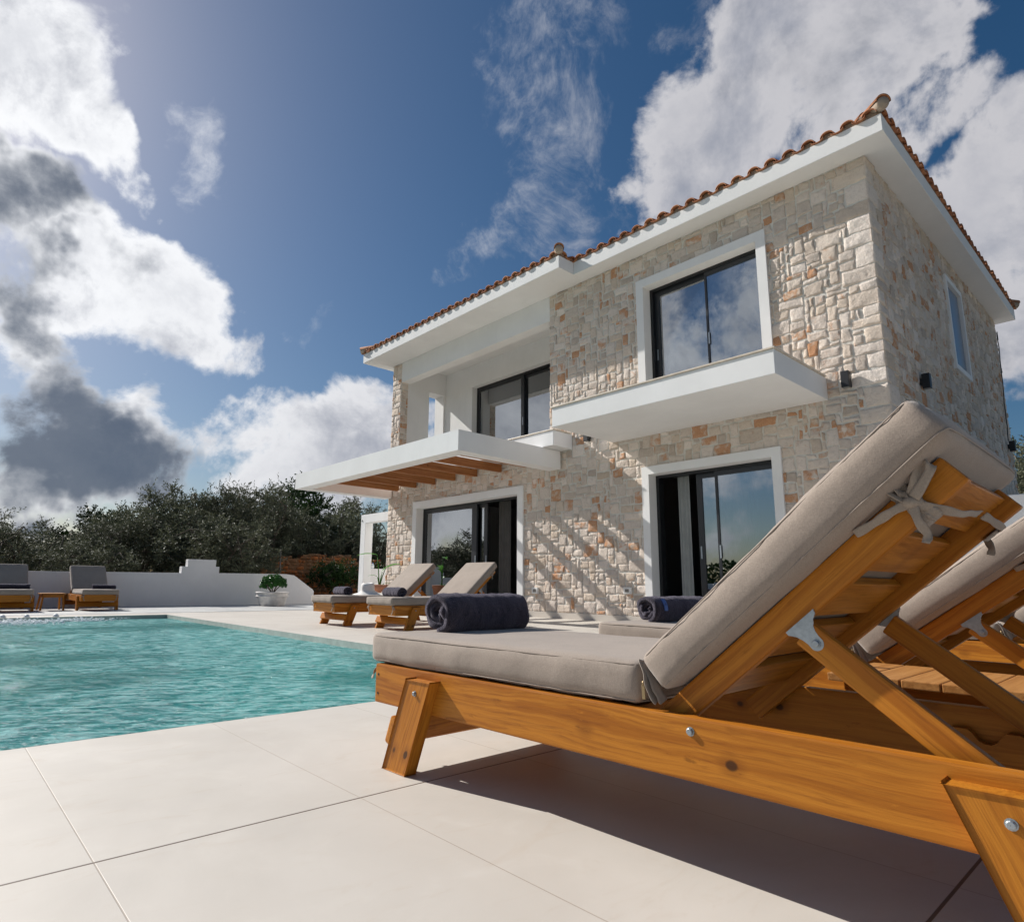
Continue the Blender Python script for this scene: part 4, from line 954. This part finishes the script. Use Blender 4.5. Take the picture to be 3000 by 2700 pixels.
# curtains
def curtain(mb, x, y0, y1, z0, z1, amp=.018, per=.085):
    n = int((y1 - y0) / .012); vs = []
    for i in range(n + 1):
        y = y0 + (y1 - y0) * i / n; xx = x + amp * math.sin(y / per * 6.283) + .3 * amp * math.sin(y / per * 2.1)
        vs += [(xx, y, z0), (xx, y, z1), (xx + .004, y, z0), (xx + .004, y, z1)]
    mb.add(vs, [(i * 4, i * 4 + 4, i * 4 + 5, i * 4 + 1) for i in range(n)] + [(i * 4 + 2, i * 4 + 3, i * 4 + 7, i * 4 + 6) for i in range(n)], smooth=True)
HB('curtain', M_CURT, lambda mb: curtain(mb, FX + .37, 5.02, 5.22, .05, 2.40, .02))
HB('curtain', M_CURT, lambda mb: curtain(mb, FX + .37, 3.98, 4.44, .05, 2.40, .006, .11))
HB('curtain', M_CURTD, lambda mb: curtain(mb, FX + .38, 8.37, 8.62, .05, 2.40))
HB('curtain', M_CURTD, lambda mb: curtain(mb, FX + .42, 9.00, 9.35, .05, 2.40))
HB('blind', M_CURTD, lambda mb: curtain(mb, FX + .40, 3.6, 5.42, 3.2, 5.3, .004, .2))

# balconies -----------------------------------------------------------
bal = HB('balcony', M_WHITE, lambda mb: mb.box(6.634, FX - .001, 2.823, 6.14, 2.852, 3.140), bevel=.006)
cp = HB('coping', M_MARBLE, lambda mb: mb.box(6.617, FX - .0455, 2.806, 6.157, 3.141, 3.163), bal, bevel=.004); cp.location = (0, 0, 0)
ba2 = HB('balcony', M_WHITE, lambda mb: mb.box(7.613, FX - .001, 7.018, 12.40, 2.880, 3.140), bevel=.006)
cp = HB('coping', M_MARBLE, lambda mb: mb.box(7.598, FX - .0455, 7.003, 12.415, 3.141, 3.163), ba2, bevel=.004); cp.location = (0, 0, 0)
for y0, y1, z0, z1 in ((7.825, 7.970, .404, .512), (5.845, 5.985, .432, .535)):
    s_ = HB('socket', M_PLAST, lambda mb: mb.box(FX - .052, FX - .01, y0, y1, z0, z1), bevel=.006)
    k_ = HB('socket_flap', M_GREYP, lambda mb: mb.box(FX - .0545, FX - .0515, y0 + .035, y1 - .035, z0 + .028, z1 - .028), s_); k_.location = (0, 0, 0)
def cable(mb):
    pts = [(15.40 - .045 * math.sin(i * .9) * (i % 3 == 0) - (i / 14) * .48, SY - .045, 5.46 - i * .153) for i in range(15)]
    tube(mb, [(15.42, SY - .04, 5.47), (15.35, SY - .05, 5.62), (15.28, SY - .05, 5.50)] + pts[1:], .008, 6)
HB('wall_cable', M_RUBBER, cable)

# wall lamps ----------------------------------------------------------
def lamp(p, rz, label):
    t = thing('wall_lamp', p, label, 'wall lamp', 'black up-and-down wall lamps on the villa', rz)
    mb = MB(); mb.box(-.045, .045, -.132, -.042, -.10, .10); mb.build('lamp_body', M_BLACK, t, bevel=.004)
    mb = MB(); mb.box(-.035, .035, -.042, -.018, -.04, .04); mb.build('mount', M_BLACK, t)
    for s in (-1, 1):
        mb = MB(); mb.box(-.034, .034, -.121, -.053, s * .1003 - .0015, s * .1003 + .0015); mb.build('lens', simple('lamp_lens', (.25, .25, .24), .2) if s < 0 and 'lamp_lens' not in bpy.data.materials else bpy.data.materials['lamp_lens'], t)
lamp((FX, 2.575, 3.04), R(-90), 'black square wall lamp on the front wall between the big balcony and the house corner')
lamp((FX, 6.62, 3.04), R(-90), 'black wall lamp on the front wall tucked behind the left end of the big balcony')
lamp((9.42, SY, 3.22), 0, 'black wall lamp on the shaded side wall near the house corner, above the cushion top')
lamp((15.0, SY, 3.22), 0, 'black wall lamp at the far end of the shaded side wall, below the hanging cable')

# pergola --------------------------------------------------------------
pg = thing('pergola', (5.76, 7.262, 0), 'white flat pergola frame with brown wooden beams over the terrace door', 'pergola')
PO = (5.76, 7.262, 0)
def pf(mb):
    y0, y1, z0, z1, xr = 7.262, 12.94, 2.552, 2.876, FX - .0455
    mb.box(5.76, 6.03, y0, y1, z0, z1); mb.box(6.03, xr, y0 + .0005, y0 + .27, z0 + .0005, z1 - .0005); mb.box(6.03, xr, y1 - .27, y1 - .0005, z0 + .0005, z1 - .0005)
mb = MB(); pf(mb); mb.build('frame', M_WHITE, pg, PO, bevel=0)
for k, y in enumerate((8.06, 8.78, 9.51, 10.22, 10.93, 11.64, 12.36)):
    mb = MB(); o3 = Vector(PO); board(mb, Vector((6.0, y + .04, 2.772)), Vector((FX - .046, y + .04, 2.772)), .150, .080, b=.006); mb.build('beam', M_BEAM, pg, PO)

# porch frame at the far corner ------------------------------------------
po = thing('porch_frame', (FX, 14.0, 0), 'white square porch post and lintel beyond the far left corner of the villa', 'porch')
mb = MB(); mb.box(FX, FX + .22, 13.90, 14.12, 0, 2.262); mb.build('post', M_WHITE, po, (FX, 14.0, 0), bevel=.005)
mb = MB(); mb.box(FX + .0005, FX + .2195, LY, 13.8995, 2.055, 2.2615); mb.build('lintel', M_WHITE, po, (FX, 14.0, 0))
mb = MB(); tube(mb, [Vector((-.008, .06 + .022 * math.cos(a), 2.115 + .022 * math.sin(a))) for a in [R(60 + i * 27) for i in range(11)]] + [Vector((-.006, .058, 2.112))], .0045, 6); mb.build('cable_loop', M_RUBBER, po)
mb = MB(); mb.box(FX + .2205, FX + 3.4, 13.905, 14.10, 0, .92); tag(mb.build('low_wall', M_WALLW, None, (FX + .22, 13.9, 0), bevel=.006), 'low white wall behind the porch post, with a small bottle on top', 'wall')
mb = MB(); lathe(mb, [(.001, 0), (.030, 0), (.033, .01), (.033, .075), (.030, .095), (.014, .118), (.011, .130)], n=20)
bo = mb.build('bottle', M_CLEAR); bo.location = (8.42, 13.99, .9203); tag(bo, 'small clear plastic bottle standing on the low porch wall', 'bottle')
mb = MB(); lathe(mb, [(.001, .150), (.013, .150), (.014, .128), (.001, .128)], n=16); mb.build('cap', M_TAG, bo)
mb = MB(); lathe(mb, [(.0335, .03), (.0335, .065)], n=20); mb.build('wrapper', M_PLAST, bo)

# garden walls -------------------------------------------------------------
def wallsec(mb, prof, y0, y1):
    n = len(prof); vs = [(x, y0, z) for x, z in prof] + [(x, y1, z) for x, z in prof]
    mb.add(vs, [tuple(range(n)), tuple(range(2 * n - 1, n - 1, -1))] + [(i, i + n, (i + 1) % n + n, (i + 1) % n) for i in range(n)])
mb = MB(); wallsec(mb, [(-12, 0), (-12, .700), (2, .735), (4.44, .752), (4.44, .902), (4.565, .902), (4.565, 1.072), (5.20, 1.072), (5.20, .912), (5.285, .912), (5.285, .762), (6.98, .768), (7.20, .74), (7.73, .385), (7.77, .34), (7.77, 0)], 15.85, 16.05)
tag(mb.build('garden_wall', M_WALLW, None, (0, 15.85, 0), bevel=.008), 'low white garden wall behind the pool with a stepped block and a sloping end', 'wall')
mb = MB(); mb.box(FX + .02, FX + .22, -6, SY - .04, 0, 1.505)
tag(mb.build('side_garden_wall', M_WHITE, None, (FX, -6, 0), bevel=.008), 'taller white rendered wall running right from the near corner of the villa', 'wall')
mb = MB(); mb.box(-12, -11.8, -8, 15.8, 0, .75)
tag(mb.build('garden_wall', M_WALLW, None, (-12, -8, 0), bevel=.008), 'white rendered wall on the pool side, seen only as a reflection in the terrace door', 'wall')

# dry stone wall -------------------------------------------------------------
mb = MB(); 
def ds(x0, x1, y, hf, seed):
    r = random.Random(seed); z = 0
    top = max(hf(x0 + (x1 - x0) * i / 20) for i in range(21))
    while z < top:
        h = r.uniform(.09, .17); x = x0 + r.uniform(-.2, 0)
        while x < x1:
            w_ = r.uniform(.12, .42)
            if z + h * .6 < hf(x):
                hh = h * r.uniform(.8, 1.1); dd = r.uniform(-.03, .05); vs = []
                nn = 5
                for b in range(nn):
                    for a in range(nn):
                        u, v = a / (nn - 1), b / (nn - 1); cr2 = (1 - abs(2 * u - 1) ** 3.5) * (1 - abs(2 * v - 1) ** 3.5)
                        px = x + .01 + (w_ - .02) * u; pz = z + .006 + hh * v; px += noise.noise(Vector((px * 9, pz * 9, seed))) * .03; pz += noise.noise(Vector((px * 9, pz * 9, seed + 5))) * .025
                        vs.append((px, y - dd - .10 * cr2 ** .4 + noise.noise(Vector((px * 14, pz * 14, 7))) * .02 + .08, pz))
                mb.add(vs, [(b * nn + a, b * nn + a + 1, (b + 1) * nn + a + 1, (b + 1) * nn + a) for b in range(nn - 1) for a in range(nn - 1)], col=(r.random() * .7, r.uniform(.4, .95), r.random()), smooth=True)
            x += w_
        z += h
    n = 30
    for i in range(n):
        a, b = x0 + (x1 - x0) * i / n, x0 + (x1 - x0) * (i + 1) / n; mb.box(a, b, y + .05, y + .5, 0, max(.1, hf((a + b) / 2) - .07), col=(.1, .3, .6))
ds(8.2, 17.5, 21.5, lambda x: 1.50 + .10 * math.sin(x * 1.3) + .07 * math.sin(x * 5) + min(0, (x - 8.8) * 1.2), 4)
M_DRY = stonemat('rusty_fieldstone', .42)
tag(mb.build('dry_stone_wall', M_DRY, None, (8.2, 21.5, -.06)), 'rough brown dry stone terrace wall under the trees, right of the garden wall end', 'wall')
mb = MB(); ds(4.0, 8.0, 20.5, lambda x: .86 + .06 * math.sin(x * 2.1) + .05 * math.sin(x * 6.3), 8)
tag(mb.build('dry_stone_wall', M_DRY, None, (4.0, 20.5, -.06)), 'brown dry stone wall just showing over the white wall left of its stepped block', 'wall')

# ------------------------------------------------------------------ plants
def leafquad(vs, fs, p, d, n, L, W):
    s = d.cross(n)
    if s.length < 1e-4: return
    s.normalize(); o = len(vs); vs += [p, p + d * L * .5 + s * W * .5, p + d * L, p + d * L * .5 - s * W * .5]; fs.append((o, o + 1, o + 2, o + 3))
def rdir(r):
    while True:
        v = Vector((r.uniform(-1, 1), r.uniform(-1, 1), r.uniform(-1, 1)))
        if .05 < v.length < 1: return v.normalized()
def make_tree(name, seed, H, Rad, ncl, nleaf, lmat, L=.085, W=.028, clr=(.28, .55), trunk=.14, low=.15, squash=1.0, gappy=.0):
    r = random.Random(seed); t = thing(name, (0, 0, 0), '-', 'tree'); tr = MB(); vs = []; fs = []
    cl = []
    nb = r.randint(5, 7); forks = []
    base = Vector((0, 0, -.1)); hub = Vector((r.uniform(-.2, .2), r.uniform(-.2, .2), H * .22)); tube(tr, [base, base.lerp(hub, .5) + Vector((r.uniform(-.1, .1), r.uniform(-.1, .1), 0)), hub], [trunk * 1.5, trunk, trunk * .85], 9)
    for k in range(nb):
        a = k / nb * 6.283 + r.uniform(-.3, .3); rr_ = Rad * r.uniform(.45, .85); top = Vector((math.cos(a) * rr_, math.sin(a) * rr_, H * r.uniform(.55, .95)))
        if k == 0: top = Vector((r.uniform(-.3, .3), r.uniform(-.3, .3), H * .97))
        mid = hub.lerp(top, .5) + Vector((r.uniform(-.2, .2), r.uniform(-.2, .2), r.uniform(-.1, .25))); tube(tr, [hub, hub.lerp(mid, .5) + rdir(r) * .06, mid, mid.lerp(top, .5) + rdir(r) * .08, top], [trunk * .6, trunk * .45, trunk * .32, trunk * .2, .012], 7)
        forks += [mid, mid.lerp(top, .5), top, top]
    for k in range(ncl):
        f = r.choice(forks)
        for _ in range(20):
            d = rdir(r); p = f + Vector((d.x * Rad * .45, d.y * Rad * .45, d.z * H * .28)); q = Vector((p.x / Rad, p.y / Rad, (p.z - H * .55) / (H * .52)))
            if q.length < 1.0 and p.z > H * low: break
        cr3 = r.uniform(*clr); cl.append((p, cr3))
        if k % 2 == 0: tube(tr, [f, f.lerp(p, .5) + rdir(r) * .05, p], [.022, .014, .005], 5)
        nl = int(nleaf * (cr3 / clr[1]) ** 2)
        # sprigs radiating from the clump
        for s_ in range(max(4, nl // 14)):
            d = rdir(r); d.z = d.z * .8 + .25; d.normalize(); s0 = p + d * cr3 * r.uniform(.05, .45); sl = cr3 * (r.uniform(.45, .95) if r.random() < .8 else r.uniform(1.0, 1.7))
            for j in range(14):
                q = s0 + d * sl * j / 13; ld = (rdir(r) * .8 + d * .7).normalized(); leafquad(vs, fs, q, ld, rdir(r), L * r.uniform(.7, 1.3), W * r.uniform(.8, 1.3))
    tr.build('trunk', M_BARK, t); c = MB(); c.add(vs, fs); c.build('crown', lmat, t); return t
oliveA = make_tree('olive_tree', 1, 4.0, 2.1, 86, 330, M_OLIVE, L=.10, W=.036)
oliveB = make_tree('olive_tree', 2, 4.4, 1.8, 70, 310, M_OLIVE, L=.10, W=.036, clr=(.26, .5))
oliveC = make_tree('olive_tree', 5, 3.4, 2.3, 112, 320, M_OLIVE, L=.10, W=.038, low=.04)
carob = make_tree('carob_tree', 9, 4.6, 2.4, 70, 430, M_CAROB, L=.11, W=.07, clr=(.35, .65), low=.05)
TG2 = 'olive trees behind the garden walls'
def pxt(px, y):   # x at distance y for a photo column: only used to lay out the grove
    return None
def plant(o, src, x, y, s, rz, label, first=False, sz=1.0, grp=TG2):
    c = src if first else copy_tree(src); c.location = (x, y, -.06); c.scale = (s, s, s * sz); c.rotation_euler = (0, 0, rz); c['label'] = label; c['group'] = grp; return c
first = {'A': True, 'B': True, 'C': True, 'K': True}
SR = {'A': (oliveA, 4.0), 'B': (oliveB, 4.4), 'C': (oliveC, 3.4), 'K': (carob, 4.6)}
GR = [
 ('C', .4, 19.5, 2.0, .4, 'bushy olive tree behind the white wall at the left edge of the photo'),
 ('A', 1.7, 20.5, 2.05, 1.9, 'round low olive tree behind the wall, above the lounger at the left edge'),
 ('C', 3.0, 18.9, 1.5, 3.0, 'lowest olive bush behind the wall, between the two far loungers'),
 ('B', 3.8, 20.3, 2.1, .8, 'olive tree behind the far lounger right of the small table'),
 ('K', 5.3, 30, 3.25, .2, 'dark rounded treetop poking up behind the olives, left part of the row'),
 ('A', 4.8, 20.6, 2.5, 2.2, 'olive tree behind the wall, just left of the stepped block'),
 ('B', 5.55, 22.2, 3.35, 4.4, 'slim olive tree with an airy tuft on top, left of the tallest olive'),
 ('A', 6.2, 21.2, 3.5, 5.1, 'tallest airy olive tree, right above the stepped block of the wall'),
 ('C', 6.3, 19.2, 2.3, 1.1, 'olive tree low behind the stepped block of the wall'),
 ('B', 7.2, 21.0, 3.55, 2.9, 'second tall olive tree with upright twigs, right of the stepped block'),
 ('A', 8.4, 23.4, 3.55, .2, 'olive tree above the potted shrub'),
 ('B', 9.0, 22.8, 3.95, 1.3, 'upright olive tree behind the sloping end of the white wall'),
 ('C', 7.2, 19.6, 1.7, 5.4, 'low olive bush behind the potted shrub and the thin post'),
 ('K', 12.0, 27.0, 4.75, 2.0, 'large very dark green tree under the pergola corner'),
 ('C', 10.9, 24.4, 3.0, 2.6, 'grey green olive in front of the large dark tree'),
 ('A', 12.6, 23.6, 3.75, 3.7, 'olive tree seen between the dark tree and the villa corner'),
 ('B', 14.6, 25.5, 4.2, 4.9, 'olive tree behind the porch lintel'),
 ('C', 13.5, 22.9, 2.6, .9, 'low olive seen through the porch opening'),
 ('A', -1.2, 21.0, 2.7, 2.4, 'olive tree beyond the left edge, behind the far white wall'),
 ('B', -3.4, 20.2, 2.5, 1.4, 'olive tree outside the left edge mirrored in the terrace door'),
 ('A', -6.4, 19.6, 2.9, .6, 'tall olive tree outside the left edge mirrored in the terrace door'),
 ('C', -9.5, 20.5, 1.9, 4.6, 'broad olive tree outside the left edge mirrored in the terrace door'),
 ('C', 2.2, 23.5, 1.85, 5.0, 'olive tree in the second row, above the left lounger by the far wall'),
 ('A', 4.0, 24.0, 2.35, 3.9, 'olive tree in the second row, left of the dark rounded treetop'),
 ('C', 9.6, 24.8, 3.6, 1.7, 'olive tree in the second row, right of the tall upright ones'),
 ('C', .2, 24.0, 2.3, 2.2, 'olive tree in the second row at the left edge of the photo'),
 ('C', 5.4, 24.3, 2.9, 5.6, 'olive tree in the second row behind the stepped block'),
 ('C', 7.6, 24.5, 3.4, .5, 'olive tree in the second row behind the two tallest olives'),
 ('B', 28.5, 4.4, 5.7, 2.0, 'tall dark tree beyond the far right corner of the villa'),
 ('A', 26.0, 2.6, 4.6, .6, 'olive tree behind the side garden wall at the right edge'),
 ('C', 31.0, 3.4, 5.0, 3.3, 'olive tree further back at the right edge'),
]
for k, x, y, h, rz, lab in GR:
    src, hh = SR[k]; wx = 1.0
    s = h / hh; o = plant(None, src, x, y, s, rz, lab, first[k]); first[k] = False
    if s < .75: o.scale = (s * 1.3, s * 1.3, s)
# dark hedge mass in front of the dry stone wall, right of the sloping wall end
dk = make_tree('dark_shrub', 21, 1.15, 1.2, 46, 260, M_CAROB, L=.07, W=.04, clr=(.18, .34), low=.02, trunk=.05)
dk.location = (10.6, 19.6, -.05); tag(dk, 'dark low shrub behind the porch post, in front of the dry stone wall', 'shrub')
d2 = copy_tree(dk); d2.location = (11.9, 18.9, -.05); d2['label'] = 'dark shrub seen through the porch opening above the low wall'
d3 = copy_tree(dk); d3.location = (6.6, 18.0, -.05); d3.scale = (.9, .9, .62); d3['label'] = 'low dark shrub behind the white wall right of the stepped block'
for q_ in (dk, d2, d3): q_['group'] = 'dark shrubs behind the garden walls'
mb = MB(); tube(mb, [(0, 0, 0), (.01, 0, .8), (-.01, .01, 1.62)], .022, 8); o = mb.build('thin_post', simple('weathered_post', (.16, .14, .13), .9, 0, .2)); o.location = (8.10, 18.9, -.05); tag(o, 'thin grey wooden post standing behind the white wall above the potted shrub', 'post')

# far wood closing the horizon behind the grove (reads as one mass)
mb = MB(); vs = []; fs = []; r = random.Random(77)
for k in range(46):
    a = R(-30 + k * 4.6); dist = r.uniform(62, 75); c = Vector((math.cos(a) * dist, math.sin(a) * dist + 5, 0)); Rr = r.uniform(3.2, 5.2); hh = r.uniform(2.2, 3.8)
    for q in range(900):
        d = rdir(r); d.z = abs(d.z); p = c + Vector((d.x * Rr, d.y * Rr, d.z * hh * (1 + .25 * noise.noise(d * 3)))); leafquad(vs, fs, p, rdir(r), rdir(r), .55, .34)
mb.add(vs, fs); o = mb.build('distant_wood', M_CAROB); struct(o, 'stuff')

# white pot with its round shrub
pt = thing('planter', (6.27, 14.95, .004), 'wide white pot with a round green shrub standing against the white wall', 'planter')
mb = MB(); lathe(mb, [(.001, 0), (.275, 0), (.300, .03), (.335, .17), (.350, .205), (.372, .215), (.374, .235), (.352, .248), (.345, .262), (.352, .285), (.385, .300), (.388, .322), (.372, .330), (.345, .322), (.330, .27), (.001, .27)], n=56); mb.build('pot', M_POTW, pt)
mb = MB(); r = random.Random(12)
for k in range(9): a = k * .7; tube(mb, [(0, 0, .26), (math.cos(a) * .08, math.sin(a) * .08, .38), (math.cos(a) * .2, math.sin(a) * .2, .50)], [.014, .010, .006], 6)
mb.build('stem', M_BARK, pt)
mb = MB(); vs = []; fs = []
for k in range(300):
    d = rdir(r)
    if d.z < -.45: d.z *= -.5
    p = Vector((d.x * .28, d.y * .25, .525 + d.z * .185)) * 1.0 * (1); p += rdir(r) * .035
    for q in range(11):      # rosettes of rounded leaves
        a = q * 2.4; t1 = d.orthogonal().normalized(); t2 = d.cross(t1); ld = (t1 * math.cos(a) + t2 * math.sin(a) + d * (.2 + q * .09)).normalized(); L_ = .052 * (1 - q * .04); sd2 = ld.cross(d).normalized(); o_ = len(vs)
        vs += [p, p + ld * L_ * .45 + sd2 * L_ * .30, p + ld * L_ * .85 + sd2 * L_ * .26, p + ld * L_, p + ld * L_ * .85 - sd2 * L_ * .26, p + ld * L_ * .45 - sd2 * L_ * .30]; fs.append(tuple(range(o_, o_ + 6)))
mb.add(vs, fs); mb.build('foliage', M_SHRUB, pt)

# terracotta pot with a strelitzia
sp = thing('potted_plant', (7.42, 12.02, 0), 'terracotta pot with a tall leafy strelitzia at the left corner of the villa', 'potted plant')
mb = MB(); lathe(mb, [(.001, 0), (.15, 0), (.19, .30), (.215, .44), (.232, .45), (.236, .52), (.222, .53), (.205, .50), (.195, .47), (.001, .47)], n=40); mb.build('pot', M_TERRA, sp)
vw = Vector((-.6, .0, 0))
def blade(mb, st, tip_dir, L, Wd, droop=.5, side=None):
    st = Vector(st); d = Vector(tip_dir).normalized(); sd2 = (side or d.cross(Vector((0, 0, 1)))).normalized(); vs = []; n = 12
    for i in range(n + 1):
        t = i / n; c = st + d * L * t - Vector((0, 0, droop * L * t * t)); wd = Wd * math.sin(math.pi * min(1, t * .92 + .06)) ** .7
        up = sd2.cross(d).normalized()
        for a in (-1, -.5, 0, .5, 1): vs.append(c + sd2 * wd * a * .5 + up * abs(a) * wd * .16)
    mb.add(vs, [(i * 5 + j, i * 5 + j + 1, (i + 1) * 5 + j + 1, (i + 1) * 5 + j) for i in range(n) for j in range(4)], smooth=True)
scr = Vector((.745, -.667, 0))
for (dx, h_, ld, L_, Wd, dr) in ((-.03, .70, -scr + Vector((0, 0, .25)), .46, .115, .28), (.05, .42, scr * .9 + Vector((0, 0, .5)), .40, .13, .28), (-.02, .22, -scr * .8 + Vector((0, 0, .55)), .26, .07, .5), (.04, .08, scr + Vector((0, 0, .25)), .22, .06, .25), (-.05, .06, -scr + Vector((0, 0, .3)), .22, .06, .3), (.02, .34, scr * .5 + Vector((.3, .3, .8)), .28, .09, .4)):
    mb = MB(); tip = scr * dx * 2.4 + Vector((0, 0, .47 + h_)); tube(mb, [(0, 0, .44), Vector((0, 0, .47 + h_ * .5)) + scr * dx, tip], [.014, .011, .008], 8); stem = mb.build('stem', M_BANANA, sp)
    mb = MB(); blade(mb, tip, ld, L_, Wd, dr); mb.build('leaf', M_BANANA, stem)
# wicker mirror inside the bedroom, barely visible
mi = MB()
for k in range(26):
    a = k / 26 * 6.283; mi.add([], [])
ringp = [(0, .20 * math.cos(i / 36 * 6.283), .34 * math.sin(i / 36 * 6.283)) for i in range(37)]
for s_ in (1.0, 1.1, 1.2, 1.3): tube(mi, [(0, p[1] * s_, p[2] * s_) for p in ringp], .012, 6)
o = mi.build('wicker_mirror', M_WICKER); o.location = (11.55, 7.4, 1.45); tag(o, 'oval wicker mirror on the dark back wall inside the half open right door', 'mirror')
gl = MB(); gl.add([(0.012, .19 * math.cos(i / 24 * 6.283), .33 * math.sin(i / 24 * 6.283)) for i in range(24)], [tuple(range(24))]); gl.build('mirror_glass', simple('dark_mirror', (.03, .03, .03), .1), o)
